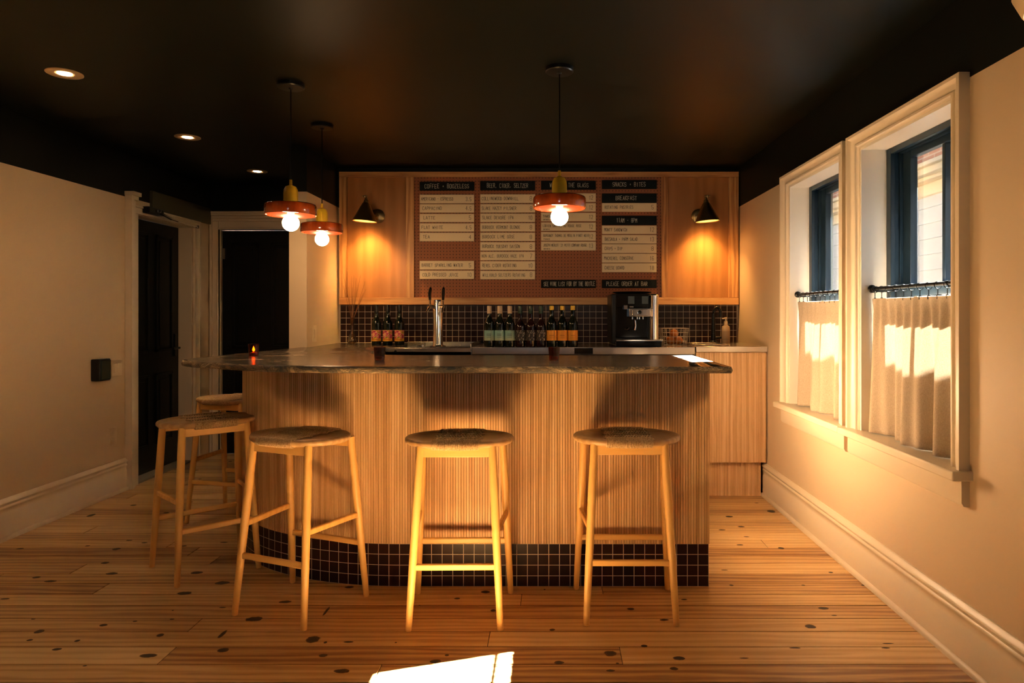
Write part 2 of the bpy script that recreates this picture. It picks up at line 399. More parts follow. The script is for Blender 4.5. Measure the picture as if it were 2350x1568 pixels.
# floor: planks run left to right
fl = MB(); fl.box(XL-.2, XR+.2, YF-.1, YC+.2, -.05, -.004, 1)
rows = [2.527, 2.66, 2.788, 2.907, 3.035, 3.16]
y = 3.16
while y < YC: y += .118+random.random()*.022; rows.append(min(y, YC+.15))
y = 2.527
while y > YF: y -= .12+random.random()*.02; rows.append(max(y, YF-.1))
rows = sorted(set(rows))
FIX = {3.035: [-.13], 2.66: [-.244], 2.527: [.27, -1.455], 2.788: [-1.48]}
def rowidx(yy):
    for i in range(len(rows)-1):
        if rows[i] <= yy < rows[i+1]: return i
    return 0
rnd_of = {}
for i in range(len(rows)-1):
    y0, y1 = rows[i], rows[i+1]; key = round(y0, 3)
    if key in FIX: js = sorted([j for j in FIX[key]])
    elif key in (2.907,): js = []
    else:
        js = []; x = XL+random.random()*2.5
        while x < XR-.3:
            js.append(x); x += 1.6+random.random()*2.2
    xs = [XL-.05]+js+[XR+.05]
    g = .0016 if random.random() < .8 else .0028
    for a, b_ in zip(xs[:-1], xs[1:]):
        rv = random.random(); rnd_of.setdefault(i, rv)
        v = fl.add([(a+.001, y0+g, -.0015), (b_-.001, y0+g, -.0015), (b_-.001, y1-g, -.0015), (a+.001, y1-g, -.0015),
                    (a+.003, y0+g+.0015, 0), (b_-.003, y0+g+.0015, 0), (b_-.003, y1-g-.0015, 0), (a+.003, y1-g-.0015, 0)])
        fl.face((v+4,v+5,v+6,v+7), 0, at=rv)
        for q in ((0,1,5,4),(1,2,6,5),(2,3,7,6),(3,0,4,7)): fl.face([v+k for k in q], 0, at=rv)
        for (p, q) in ((0,1),(1,2),(2,3),(3,0)):
            w_ = fl.add([(fl.v[v+p][0], fl.v[v+p][1], -.004), (fl.v[v+q][0], fl.v[v+q][1], -.004)])
            fl.face((w_, w_+1, v+q, v+p), 1)
K = []
for (x,y_,wd,hh) in [(238,442,50,14),(973,468,50,16),(820,503,30,10),(617,541,10,6),(1015,568,28,14),(1333,672,30,14),(98,810,40,16),(705,843,60,22),(765,809,24,12),(203,897,70,20),(1647,800,65,32),(1370,849,52,20),(1685,853,18,8),(1647,893,50,14),(1756,560,38,14),(1937,619,50,12),(1830,760,36,14),(2015,826,62,22),(1990,882,48,18),(2045,509,32,8),(1292,455,10,6),(2300,432,22,8),(110,740,18,14),(235,738,60,10),(490,741,12,6)]:
    K.append((700+x/2.35, 1160+y_/2.35, wd/2.35, hh/2.35))
for (x,y_,wd,hh) in [(615,68,40,22),(135,293,50,10),(590,274,30,8),(783,296,50,18),(870,237,40,8),(975,253,40,8),(1035,290,40,10),(708,389,50,14),(752,461,75,18),(245,487,50,16),(340,513,75,16),(1325,455,75,20),(1498,524,95,26),(1243,594,95,26),(35,632,60,12),(1925,652,85,20),(1500,690,50,8),(1712,768,110,34),(225,768,30,8),(697,809,55,18),(910,783,30,10),(1160,769,30,8),(265,852,60,30),(200,910,40,16),(520,915,35,18),(1080,877,45,25),(385,972,60,20),(1000,1015,110,30),(1505,978,75,32),(1500,870,30,60),(2110,905,90,50),(2178,1012,55,16),(2305,1118,100,30),(570,1084,30,6),(1165,710,12,8),(900,0,40,10),(1240,275,40,8),(1510,250,50,8),(2200,715,18,70)]:
    K.append((x/2.9375, 1160+y_/2.9375, wd/2.9375, hh/2.9375))
for (x,y_,wd,hh) in [(505,398,55,20),(300,503,50,10),(170,525,45,8),(335,571,40,6),(290,627,45,8),(573,650,42,16),(185,799,45,6),(910,815,30,10),(232,902,25,10),(722,902,25,8),(1130,903,25,10),(860,1060,70,20),(935,1108,40,8),(772,1184,75,30),(1300,1300,80,6),(1285,1330,60,10),(665,1330,80,10),(320,1400,60,8)]:
    K.append((1600+x/2.97, 1040+y_/2.97, wd/2.97, hh/2.97))
kz = .0004
for (x, y_, wd, hh) in K:
    D = H*F/(y_-VY); X = (x-VX)/F*D
    rx = wd/2*D/F*1.15; ry = max(.005, hh/2*D*D/(H*F)*1.05)
    kz += .000004; n = 14
    ps = [(X+rx*math.cos(2*math.pi*k/n), D+ry*math.sin(2*math.pi*k/n), kz) for k in range(n)]
    b = fl.add(ps); c = fl.add([(X, D, kz)])
    for k in range(n):
        k2 = (k+1) % n
        fl.face((c, b+k, b+k2), 2, uv=[(0,0), (math.cos(2*math.pi*k/n), math.sin(2*math.pi*k/n)), (math.cos(2*math.pi*k2/n), math.sin(2*math.pi*k2/n))])
for _ in range(60):                                    # knots on the boards behind the camera and in the corridor
    X, D = random.uniform(XL+.1, XR-.1), random.choice([random.uniform(YF, 2.2), random.uniform(4.3, 6.2)])
    rx, ry = random.uniform(.012, .03), random.uniform(.008, .02); kz += .000004; n = 10
    b = fl.add([(X+rx*math.cos(2*math.pi*k/n), D+ry*math.sin(2*math.pi*k/n), kz) for k in range(n)]); c = fl.add([(X, D, kz)])
    for k in range(n):
        k2 = (k+1) % n
        fl.face((c, b+k, b+k2), 2, uv=[(0,0), (math.cos(2*math.pi*k/n), math.sin(2*math.pi*k/n)), (math.cos(2*math.pi*k2/n), math.sin(2*math.pi*k2/n))])
struct(obj('floor', fl, [PINE, GAP, KNOT]))

# baseboards
BP = [(0,.237),(.007,.236),(.011,.228),(.02,.222),(.022,.212),(.014,.206),(.012,.196),(.018,.190),(.018,.182),(.011,.176),(.011,.150),(.015,.146),(.015,.024),(.026,.020),(.03,.010),(.03,0),(0,0)]
mb = MB(); mb.extrude([(-d, 0, z) for d, z in BP], (XR, YF, 0), (XR, 4.86, 0)); struct(obj('baseboard_right', mb, TRIM, sharp=50))
mb = MB(); mb.extrude([(d, 0, z) for d, z in BP], (XL, YF, 0), (XL, 5.03, 0)); struct(obj('baseboard_left', mb, TRIM, sharp=50))
mb = MB(); mb.extrude([(0, -d, z) for d, z in BP], (-2.1, YC, 0), (-1.845, YC, 0)); struct(obj('baseboard_corridor', mb, TRIM, sharp=50))

# ------------------------------------------------------------------ windows on the right wall
def side_window(name, Wd, visible=True):
    y0, y1, z0, z1 = Wd
    e = struct_empty(name, (XR, (y0+y1)/2, z0))
    cw = .092
    # casing: backband, flat and bead, mitred round two sides and the head
    prof = [(0,0),(0,.040),(.018,.040),(.026,.030),(.034,.022),(.060,.018),(.066,.024),(.078,.024),(.084,.014),(cw,.010),(cw,0)]  # (from outer edge inwards, thickness)
    mb = MB()
    def ring(pts):  # pts: list of (y, z, inward_y, inward_z)
        return [mb.add([(XR-t, yy+iy*d, zz+iz*d) for d, t in prof]) for yy, zz, iy, iz in pts]
    rs = ring([(y0-cw, z0, 1, 0), (y0-cw, z1+.07, 1, -.76), (y1+cw, z1+.07, -1, -.76), (y1+cw, z0, -1, 0)])
    n = len(prof)
    for a, b in zip(rs[:-1], rs[1:]):
        for i in range(n-1): mb.face((a+i, a+i+1, b+i+1, b+i))
    obj('casing', mb, TRIM, e, world=True, sharp=50)
    mb = MB()   # reveal boards
    mb.box(XR-.008, 1.645, y1-.012, y1+.004, z0, z1-.012); mb.box(XR-.008, 1.645, y0-.004, y0+.012, z0, z1-.012); mb.box(XR-.008, 1.645, y0, y1, z1-.012, z1+.004)
    obj('jamb', mb, mat('reveal_white', (.80, .75, .66), .4), e, world=True)
    mb = MB(); mb.box(XR-.075, 1.644, y0-cw-.02, y1+cw+.02, z0-.032, z0+.004)
    obj('sill', mb, TRIM, e, world=True, bevel=.006)
    mb = MB(); mb.extrude([(0,0,-.032),(-.030,0,-.032),(-.030,0,-.115),(-.022,0,-.128),(0,0,-.132)], (XR, y0-cw, z0), (XR, y1+cw, z0))
    obj('apron', mb, TRIM, e, world=True)
    # black frame and sashes
    a0, a1 = y0+.012, y1-.012; zt = z1-.012
    mb = MB(); fr = .042
    for (xa, xb, g) in ((1.645, 1.665, fr), (1.665, 1.69, fr-.012), (1.69, 1.76, fr)):
        mb.box(xa, xb, a0, a0+g, z0, zt); mb.box(xa, xb, a1-g, a1, z0, zt)
        mb.box(xa, xb, a0+g, a1-g, zt-.02-(.008 if g == fr else 0), zt); mb.box(xa, xb, a0+g, a1-g, z0, z0+.03)
    obj('window_frame', mb, SASH, e, world=True, bevel=.002)
    def sash(nm, xa, xb, za, zb, top, bot):
        mb = MB(); st = .066; b0, b1 = a0+fr, a1-fr; mid = (b0+b1)/2
        mb.box(xa, xb, b0, b0+st, za, zb); mb.box(xa, xb, b1-st, b1, za, zb)
        mb.box(xa, xb, b0+st, b1-st, zb-top, zb); mb.box(xa, xb, b0+st, b1-st, za, za+bot)
        mb.box(xa+.004, xb-.004, mid-.011, mid+.011, za+bot, zb-top)
        s = obj(nm, mb, SASH, e, world=True, bevel=.0025)
        g = MB(); xm = (xa+xb)/2; g.box(xm-.002, xm+.002, b0+st, b1-st, za+bot, zb-top); obj('glass', g, CLEAR, s, world=False).location = (0,0,0)
        # glass vertices are in world coordinates; bring them into the sash frame
        o = [x for x in bpy.data.objects if x.parent == s][0]
        o.data.transform(Matrix.Translation(-Vector(e.location)))
    sash('upper_sash', 1.705, 1.74, 1.382, zt-.028, .032, .045)
    sash('lower_sash', 1.667, 1.70, z0+.03, 1.425, .045, .07)
side_window('window_1', W1); side_window('window_2', W2)

# ------------------------------------------------------------------ curtains and rods
def curtain(Wd, lab, labr, seed):
    rnd = random.Random(seed)
    y0, y1 = Wd[0]+.03, Wd[1]-.045; xr = 1.565; zr = 1.418
    r = thing('curtain_rod', (xr, (y0+y1)/2, zr), labr, 'curtain rod', 'curtain rods on the side windows')
    mb = MB(); mb.tube([(xr, Wd[0]+.03, zr), (xr, Wd[1]-.045, zr)], .0085, 14); obj('pole', mb, BLACKM, r, world=True)
    for yy, sg in ((Wd[0]+.03, -1), (Wd[1]-.045, 1)):
        mb = MB(); R = Matrix.Rotation(-sg*math.pi/2, 4, 'X')
        mb.lathe([(.0001,-.004),(.012,-.004),(.013,.002),(.009,.006),(.010,.010),(.018,.016),(.020,.026),(.015,.036),(.0001,.040)], (0,0,0), 16, M=Matrix.Translation((xr, yy-sg*.012, zr)) @ R)
        obj('finial', mb, BLACKM, r, world=True)
    for yy in (Wd[0]+.10, Wd[1]-.075):
        mb = MB(); mb.tube([(xr, yy, zr-.012), (xr+.03, yy, zr-.012), (1.648, yy, zr-.012)], .005, 8); mb.tube([(xr, yy-.003, zr), (xr, yy+.003, zr)], .0115, 14); obj('bracket', mb, BLACKM, r, world=True)
    cu = thing('cafe_curtain', (xr, (y0+y1)/2, .730), lab, 'curtain', 'linen curtains on the side windows')
    n = 200; m = 44; ztop, zbot = 1.370, .730
    nr = 11; ringpos = [y0+.012+(y1-y0-.03)*i/(nr-1) for i in range(nr)]
    folds = [(rnd.uniform(4.0, 6.5), rnd.uniform(0, 6.28), rnd.uniform(.5, 1)) for _ in range(2)]
    ph = rnd.uniform(0, 6)
    mb = MB(); mb2 = MB()
    def pos(u, v):
        yy = y0+(y1-y0)*u
        spread = 1+.05*v
        yy = (y0+y1)/2+(yy-(y0+y1)/2)*spread
        k = 2*math.pi*(nr-1)*u
        top = (.0015+.010*min(1, v*7))*math.cos(k*1.0)
        low = .030*math.sin(2*math.pi*(3.4*u+.35*math.sin(6*u+ph))+ph)+.012*math.sin(2*math.pi*6.7*u+1.3*ph+.6*v)
        a = min(1, v*2.2)
        x = xr-.004+top*(1-a)+low*(.35+.65*v)*a
        z = ztop+(zbot-ztop)*v
        return (x, yy, z)
    base = mb.add([pos(i/n, j/m) for j in range(m+1) for i in range(n+1)])
    for j in range(m):
        for i in range(n):
            a = base+j*(n+1)+i; mb.face((a, a+1, a+n+2, a+n+1))
    o = obj('cloth', mb, LINEN, cu, world=True, sharp=180)
    so_ = o.modifiers.new('thick', 'SOLIDIFY'); so_.thickness = .0008
    hm = MB()      # stitched top hem, a second layer of cloth
    rows_ = [0, .02, .05, .085]
    base = hm.add([(lambda p: (p[0]-.0016, p[1], p[2]))(pos(i/n, v)) for v in rows_ for i in range(n+1)])
    for j in range(len(rows_)-1):
        for i in range(n):
            a = base+j*(n+1)+i; hm.face((a, a+1, a+n+2, a+n+1))
    obj('hem', hm, LINEN, cu, world=True, sharp=180)
    for yy in ringpos:
        rg = MB(); pts = [(xr+.0+.0135*math.sin(t)*.25, yy+.0135*math.sin(t)*.0, zr-.003+.0135*math.cos(t)) for t in [0]]
        k = 18; pts = [(xr+.0145*math.sin(2*math.pi*q/k), yy+.003*math.cos(2*math.pi*q/k), zr-.005+.0145*math.cos(2*math.pi*q/k)) for q in range(k+1)]
        rg.tube(pts, .0016, 6, cap=False)
        g = obj('ring', rg, BLACKM, cu, world=True)
        cl = MB(); cl.box(xr-.0015, xr+.0015, yy-.0012, yy+.0012, zr-.044, zr-.019); cl.box(xr-.004, xr+.004, yy-.0035, yy+.0035, zr-.060, zr-.044)
        obj('clip', cl, BLACKM, g); g2 = [x for x in bpy.data.objects if x.parent == g][0]; g2.data.transform(Matrix.Translation(-Vector(cu.location)))
    return cu
curtain(W1, 'cream linen cafe curtain in the farther side window', 'black metal curtain rod across the farther side window', 3)
curtain(W2, 'cream linen cafe curtain in the nearer, larger looking side window', 'black metal curtain rod across the nearer side window', 8)

# ------------------------------------------------------------------ outside: the house next door
nb = thing('neighbouring_house', (4.6, 5.5, 0), 'pale sided house next door seen through the windows', 'house')
mb = MB(); mb.box(4.10, 6.6, -6, 16, 0, 2.70)
for k in range(18):
    z = -.25+k*.168; b = mb.add([(4.076, -6, z), (4.076, 16, z), (4.098, 16, z+.168), (4.098, -6, z+.168), (4.1, -6, z), (4.1, 16, z)])
    mb.face((b, b+3, b+2, b+1)); mb.face((b, b+1, b+5, b+4))
obj('siding', mb, mat('white_siding', (.74, .76, .78), .6), nb, world=True)
mb = MB(); mb.box(4.04, 4.12, -6, 16, 2.56, 2.69); mb.box(3.93, 4.12, -6, 16, 2.69, 2.73); mb.box(3.85, 4.12, -6, 16, 2.73, 2.80); mb.box(3.80, 4.12, -6, 16, 2.80, 2.843)
obj('eave', mb, mat('cream_eave', (.86, .72, .50), .5), nb, world=True, bevel=.008)
mb = MB(); mb.box(4.38, 6.6, -6, 16, 2.70, 3.31)
def brick_mat():
    m, nt, b = new_mat('roof_brick'); tc = N(nt, 'ShaderNodeTexCoord'); sep = N(nt, 'ShaderNodeSeparateXYZ'); nt.links.new(tc.outputs['Object'], sep.inputs[0])
    cb = N(nt, 'ShaderNodeCombineXYZ'); nt.links.new(sep.outputs[1], cb.inputs[0]); nt.links.new(sep.outputs[2], cb.inputs[1])
    br = N(nt, 'ShaderNodeTexBrick'); br.inputs['Scale'].default_value = 1; br.inputs['Brick Width'].default_value = .24; br.inputs['Row Height'].default_value = .08; br.inputs['Mortar Size'].default_value = .008
    br.inputs['Color1'].default_value = (.55, .22, .14, 1); br.inputs['Color2'].default_value = (.62, .30, .20, 1); br.inputs['Mortar'].default_value = (.7, .55, .45, 1)
    nt.links.new(cb.outputs[0], br.inputs['Vector']); nt.links.new(br.outputs['Color'], b.inputs['Base Color']); b.inputs['Roughness'].default_value = .8; return m
obj('brick_parapet', mb, brick_mat(), nb, world=True)
# a bright framed window in that house
mb = MB()
for ya, yb, za, zb in ((8.05,8.15,1.2,2.4),(9.25,9.35,1.2,2.4),(8.05,9.35,1.1,1.2),(8.0,9.4,2.4,2.5),(8.15,9.25,1.78,1.84)): mb.box(4.05, 4.12, ya, yb, za, zb)
obj('window_trim', mb, mat('house_trim', (.85, .84, .80), .5), nb, world=True)
mb = MB(); mb.box(4.072, 4.10, 8.15, 9.25, 1.2, 2.4); obj('window_pane', mb, mat('house_pane', (.35, .40, .46), .1), nb, world=True)
mb = MB(); mb.box(1.80, 40, -30, 40, -.25, -.12); mb.box(-30, 40, -40, YF-.2, -.25, -.12); g = obj('ground', mb, mat('dark_paving', (.02, .02, .02), .9, noise=.15, nscale=3)); struct(g)

# ------------------------------------------------------------------ glazed front door behind the camera
d3 = struct_empty('door_3', (-.15, YF, 0))
mb = MB()
for a, b in ((-.62, -.55), (.25, .32)): mb.box(a, b, YF-.12, YF-.06, 0, 2.15)
mb.box(-.55, .25, YF-.12, YF-.06, 0, .16); mb.box(-.55, .25, YF-.12, YF-.06, 2.06, 2.15)
obj('door_frame', mb, SASH, d3, world=True)
mb = MB(); mb.box(-.55, .25, YF-.092, YF-.088, .16, 2.06); obj('glass', mb, CLEAR, d3, world=True)
# ------------------------------------------------------------------ doors at the left
DOORB = mat('door_black', (.003, .004, .0035), .42, **{'Specular IOR Level': .25})
d1 = struct_empty('door_1', (XL, 5.58, 0))
mb = MB()
mb.box(-3.29, -3.25, 5.17, 5.985, 0, 2.045)
leaf = obj('door_leaf', mb, DOORB, d1, world=True, bevel=.003)
mb = MB()
for ya, yb in ((5.28, 5.52), (5.63, 5.87)):
    for za, zb in ((.22, .80), (.98, 1.95)):
        mb.box(-3.25, -3.238, ya, yb, za, za+.02); mb.box(-3.25, -3.238, ya, yb, zb-.02, zb); mb.box(-3.25, -3.238, ya, ya+.02, za, zb); mb.box(-3.25, -3.238, yb-.02, yb, za, zb)
        mb.box(-3.25, -3.243, ya+.05, yb-.05, za+.05, zb-.05)
obj('panel_moulding', mb, DOORB, d1, world=True, bevel=.003)
mb = MB(); mb.lathe([(.0001,0),(.026,0),(.026,.008),(.010,.012),(.010,.045),(.0001,.045)], n=20, M=Matrix.Translation((-3.25, 5.915, 1.0)) @ Matrix.Rotation(math.pi/2, 4, 'Y'))
mb.tube([(-3.208, 5.915, 1.0), (-3.200, 5.88, 1.0), (-3.200, 5.80, 1.0)], .009, 10)
mb.box(-3.25, -3.236, 5.895, 5.935, .93, 1.12)
obj('door_handle', mb, BLACKM, d1, world=True)
mb = MB()   # casing: tall near leg with cap, head and far leg
mb.box(-3.13, -3.095, 5.03, 5.105, 0, 2.17); mb.box(-3.13, -3.075, 5.027, 5.055, 0, 2.169)
mb.box(-3.13, -3.06, 5.02, 5.12, 2.17, 2.20); mb.box(-3.13, -3.075, 5.025, 5.11, 2.14, 2.17)
mb.box(-3.25, -3.115, 5.105, 5.17, 0, 2.09)
mb.box(-3.13, -3.105, 5.105, 6.06, 2.05, 2.11); mb.box(-3.13, -3.095, 5.105, 6.06, 2.095, 2.11)
mb.box(-3.13, -3.105, 5.985, 6.06, 0, 2.05); mb.box(-3.13, -3.095, 6.04, 6.06, 0, 2.095)
mb.box(-3.25, -3.13, 5.97, 5.985, 0, 2.05); mb.box(-3.25, -3.13, 5.17, 5.985, 2.045, 2.05)
obj('casing', mb, TRIM, d1, world=True, bevel=.004)
mb = MB(); mb.box(-3.13, -3.108, 5.34, 6.27, 2.115, 2.26); obj('transom_panel', mb, mat('olive_board', (.055, .05, .030), .45), d1, world=True, bevel=.002)
mb = MB(); mb.box(-3.25, -3.13, 5.17, 5.97, .0, .015); obj('threshold', mb, mat('grey_threshold', (.22, .2, .17), .5), d1, world=True)
mb = MB(); mb.box(-3.105, -3.05, 5.20, 5.40, 2.065, 2.115); dc = obj('door_closer', mb, BLACKM, d1, world=True, bevel=.006)
mb = MB(); mb.bar((-3.04, 5.30, 2.085), (-3.02, 5.46, 2.05), .022, .012); mb.bar((-3.02, 5.46, 2.05), (-3.06, 5.93, 2.045), .02, .008); mb.lathe([(.0001,0),(.02,0),(.02,.02),(.0001,.02)], (-3.04, 5.30, 2.08), 16); mb.lathe([(.0001,0),(.016,0),(.016,.025),(.0001,.025)], (-3.06, 5.93, 2.035), 14)
obj('closer_arm', mb, CHROME, d1, world=True)
mb = MB(); mb.box(-3.25, -3.21, 5.25, 5.33, 1.985, 2.005); obj('strike_plate', mb, STEEL, d1, world=True)

d2 = struct_empty('door_2', (-2.64, YC, 0))
mb = MB(); mb.box(-3.045, -2.24, 6.33, 6.37, 0, 2.065); obj('door_leaf', mb, DOORB, d2, world=True, bevel=.003)
mb = MB()
for xa, xb in ((-2.94, -2.70), (-2.58, -2.34)):
    for za, zb in ((.22, .80), (.98, 1.95)):
        mb.box(xa, xb, 6.318, 6.33, za, za+.02); mb.box(xa, xb, 6.318, 6.33, zb-.02, zb); mb.box(xa, xa+.02, 6.318, 6.33, za, zb); mb.box(xb-.02, xb, 6.318, 6.33, za, zb)
        mb.box(xa+.05, xb-.05, 6.322, 6.33, za+.05, zb-.05)
obj('panel_moulding', mb, DOORB, d2, world=True, bevel=.003)
mb = MB()
mb.box(-3.125, -3.045, 6.275, 6.30, 0, 2.23); mb.box(-3.125, -3.10, 6.262, 6.30, 0, 2.23); mb.box(-3.060, -3.045, 6.268, 6.30, 0, 2.07)
mb.box(-3.045, -2.16, 6.275, 6.30, 2.07, 2.23)
for k in range(3): mb.box(-3.125, -2.16, 6.258+.004*k, 6.30, 2.20-.028*k, 2.218-.028*k)
mb.box(-3.125, -2.16, 6.255, 6.30, 2.218, 2.235); mb.box(-2.24, -2.16, 6.275, 6.30, 0, 2.07); mb.box(-3.05, -2.235, 6.268, 6.30, 2.07, 2.085)
mb.box(-3.045, -3.035, 6.30, 6.33, 0, 2.07)
obj('casing', mb, TRIM, d2, world=True, bevel=.003)
mb = MB(); mb.box(-3.035, -3.005, 6.312, 6.33, 1.80, 1.90); obj('hinge', mb, STEEL, d2, world=True)

# ------------------------------------------------------------------ bar front, plinth and slab
GROOVESHADE = mat('slat_groove_shade', (.30, .165, .075), .8)  # groove bottoms: dark shade between the slats put into the colour
def bar_path(off=0.0, nseg=64):
    pts = [(.758+off, 3.90), (.758+off, 3.244-off)]
    cx, cy, a, b = -.70, 4.10, 1.08+off, .856+off
    for k in range(nseg+1):
        t = math.pi/2*k/nseg
        pts.append((cx-a*math.sin(t), cy-b*math.cos(t)))
    pts.append((cx-a, 4.83))
    return pts
def resample(pts, ds):
    P = [Vector(p) for p in pts]; out = []; acc = 0; nxt = 0
    for a, b in zip(P[:-1], P[1:]):
        L = (b-a).length; t = (b-a)/L; nrm = Vector((-t.y, t.x))
        while nxt <= acc+L+1e-9:
            out.append((a+t*(nxt-acc), nrm, nxt)); nxt += ds
        acc += L
    return out
def fluted(mb, path, z0, z1, pitch=.0127, depth=.006, flip=1):
    steps = [(0, -.10), (.07, 0), (.75, 0), (.82, -.10), (.83, -1), (.995, -1)]
    samples = []
    P = [Vector(p) for p in path]; segs = []; acc = 0
    for a, b in zip(P[:-1], P[1:]):
        L = (b-a).length; segs.append((acc, L, a, (b-a)/L)); acc += L
    def at(s):
        for (c, L, a, t) in segs:
            if s <= c+L+1e-9: return a+t*(s-c), t
        c, L, a, t = segs[-1]; return a+t*L, t
    s = 0
    while s < acc:
        for f, d in steps:
            ss = min(s+f*pitch, acc); p, t = at(ss); nrm = Vector((-t.y, t.x))*flip
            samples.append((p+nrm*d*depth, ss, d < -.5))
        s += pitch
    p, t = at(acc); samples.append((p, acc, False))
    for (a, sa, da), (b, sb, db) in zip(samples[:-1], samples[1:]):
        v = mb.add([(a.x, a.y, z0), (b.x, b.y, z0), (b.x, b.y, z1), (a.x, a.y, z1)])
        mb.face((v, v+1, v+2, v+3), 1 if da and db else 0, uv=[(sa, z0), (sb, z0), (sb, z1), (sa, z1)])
bar = thing('bar_counter', (-.5, 4.0, 0), 'curved bar clad in vertical oak slats on a dark tiled plinth', 'bar')
path = bar_path(0)
mb = MB(); fluted(mb, path[1:], .203, 1.029, flip=1)
mb.box(.744, .7585, 3.246, 3.90, .203, 1.029, 2)
obj('slat_cladding', mb, [OAKV, GROOVESHADE, mat('oak_end_panel', (.40, .25, .135), .6)], bar, world=True, sharp=20)
core = [(p[0]*1.0, p[1]) for p in bar_path(-.012, 24)]
inner = [(-1.25, 4.83), (-1.25, 4.35), (-1.1, 4.02), (-.8, 3.86), (.746, 3.86)]
mb = MB(); mb.prism(core[1:]+inner, .0, 1.0285); obj('carcass', mb, mat('bar_carcass', (.50, .42, .33), .5), bar, world=True)
mb = MB(); pp = bar_path(-.003, 48); P = [Vector(p) for p in pp]; acc = -(3.90-3.247)
for a, b in zip(P[:-1], P[1:]):
    L = (b-a).length; v = mb.add([(a.x,a.y,0),(b.x,b.y,0),(b.x,b.y,.203),(a.x,a.y,.203)])
    mb.face((v,v+1,v+2,v+3), 0, uv=[(acc,0.0),(acc+L,0.0),(acc+L,.203),(acc,.203)]); acc += L
obj('tiled_plinth', mb, TILE, bar, world=True)

def catmull(pts, n=8, closed=False):
    out = []
    for i in range(len(pts)-1):
        p0 = pts[max(i-1,0)]; p1 = pts[i]; p2 = pts[i+1]; p3 = pts[min(i+2, len(pts)-1)]
        for k in range(n):
            t = k/n
            out.append(tuple(.5*((2*p1[j])+(-p0[j]+p2[j])*t+(2*p0[j]-5*p1[j]+4*p2[j]-p3[j])*t*t+(-p0[j]+3*p1[j]-3*p2[j]+p3[j])*t**3) for j in range(2)))
    out.append(pts[-1]); return out
edge = catmull([(-1.765,4.828),(-1.835,4.28),(-1.88,3.92),(-1.915,3.66),(-1.90,3.52),(-1.79,3.41),(-1.64,3.32),(-1.42,3.19),(-1.2,3.105),(-.95,3.072),(-.7,3.066)], 10)
front = [(-.7+1.52*k/60, 3.066) for k in range(1, 60)]
right = [(.82, 3.066+.864*k/30) for k in range(0, 31)]
back = [(.82-1.62*k/40, 3.93) for k in range(1, 40)]
inn = catmull([(-.8,3.93),(-.95,3.965),(-1.06,4.08),(-1.125,4.35),(-1.155,4.75),(-1.16,5.0)], 6)
rest = [(-1.16, 5.54), (-1.715, 5.54), (-1.715, 4.828)]
outline = edge+front+right+back+inn+rest
def slab(outline, prof):
    mb = MB(); n = len(outline); P = [Vector(p) for p in outline]; rings = []
    nr = []
    for i in range(n):
        t = (P[(i+1) % n]-P[i-1]).normalized(); nr.append(Vector((t.y, -t.x)))
    jit = [random.uniform(-1, 1) for _ in range(n)]
    for k, (off, z) in enumerate(prof):
        rings.append(mb.add([(P[i].x+nr[i].x*(off+.0022*jit[(i*3+k*7) % n]*(1 if 0 < k < len(prof)-1 else 0)), P[i].y+nr[i].y*(off+.0022*jit[(i*3+k*7) % n]*(1 if 0 < k < len(prof)-1 else 0)), z) for i in range(n)]))
    for a, b in zip(rings[:-1], rings[1:]):
        for i in range(n): j = (i+1) % n; mb.face((a+i, a+j, b+j, b+i), 1)
    mb.face([rings[0]+i for i in reversed(range(n))]); mb.face([rings[-1]+i for i in range(n)])
    return mb
sl = slab(outline, [(-.006, 1.0292), (-.001, 1.034), (0, 1.044), (-.001, 1.052), (-.006, 1.059)])
o = obj('stone_countertop', sl, [STONE, STONEE], origin=(-.5, 4.0, 1.0292), sharp=50)
tag(o, 'dark veined stone slab with a rough edge lying on the curved bar', 'countertop')

# ------------------------------------------------------------------ back bar: steel counters, cabinets
cab = thing('sink_cabinet', (1.27, 5.15, 0), 'slatted oak sink cabinet in the right back corner', 'cabinet')
mb = MB(); fluted(mb, [(1.03, 4.80), (1.522, 4.80)], .25, 1.024, pitch=.0118, depth=.004, flip=-1); mb.box(1.03, 1.522, 4.808, 5.55, .25, 1.024)
obj('slatted_door', mb, [OAKV, GROOVESHADE], cab, world=True, sharp=20)
mb = MB(); fluted(mb, [(1.03, 4.86), (1.50, 4.86)], 0, .246, pitch=.0118, depth=.004, flip=-1); mb.box(1.03, 1.498, 4.868, 5.5, 0, .246)
obj('kick_board', mb, [OAKV, GROOVESHADE], cab, world=True, sharp=20)
mb = MB(); mb.box(1.024, 1.526, 4.785, 5.548, 1.026, 1.067); mb.box(1.03, 1.30, 4.95, 4.97, 1.067, 1.073); mb.box(1.03, 1.30, 5.28, 5.30, 1.067, 1.073); mb.box(1.03, 1.05, 4.95, 5.30, 1.067, 1.073); mb.box(1.28, 1.30, 4.95, 5.30, 1.067, 1.073)
obj('steel_top', mb, STEEL, cab, world=True, bevel=.003)
fr = thing('back_bar_cooler', (.2, 5.15, 0), 'long low stainless steel cooler counter along the tiled wall', 'cooler')
mb = MB(); mb.box(-.545, 1.018, 4.83, 5.548, 0, 1.01); obj('body', mb, mat('cooler_body', (.03, .03, .032), .4), fr, world=True)
mb = MB(); mb.box(-.548, 1.02, 4.80, 5.548, 1.01, 1.06); obj('steel_top', mb, STEEL, fr, world=True, bevel=.002)
for xa, xb in ((-.54, -.03), (-.02, .49), (.50, 1.012)):
    mb = MB(); mb.box(xa, xb, 4.80, 4.828, .12, 1.005); dd = obj('cooler_door', mb, STEEL, fr, world=True, bevel=.003)
mb = MB(); mb.box(.172, .302, 4.794, 4.80, 1.014, 1.055); obj('display', mb, BLACKG, fr, world=True)
sk = thing('drip_station', (-.85, 5.15, 0), 'stainless steel drip station under the beer tower', 'sink')
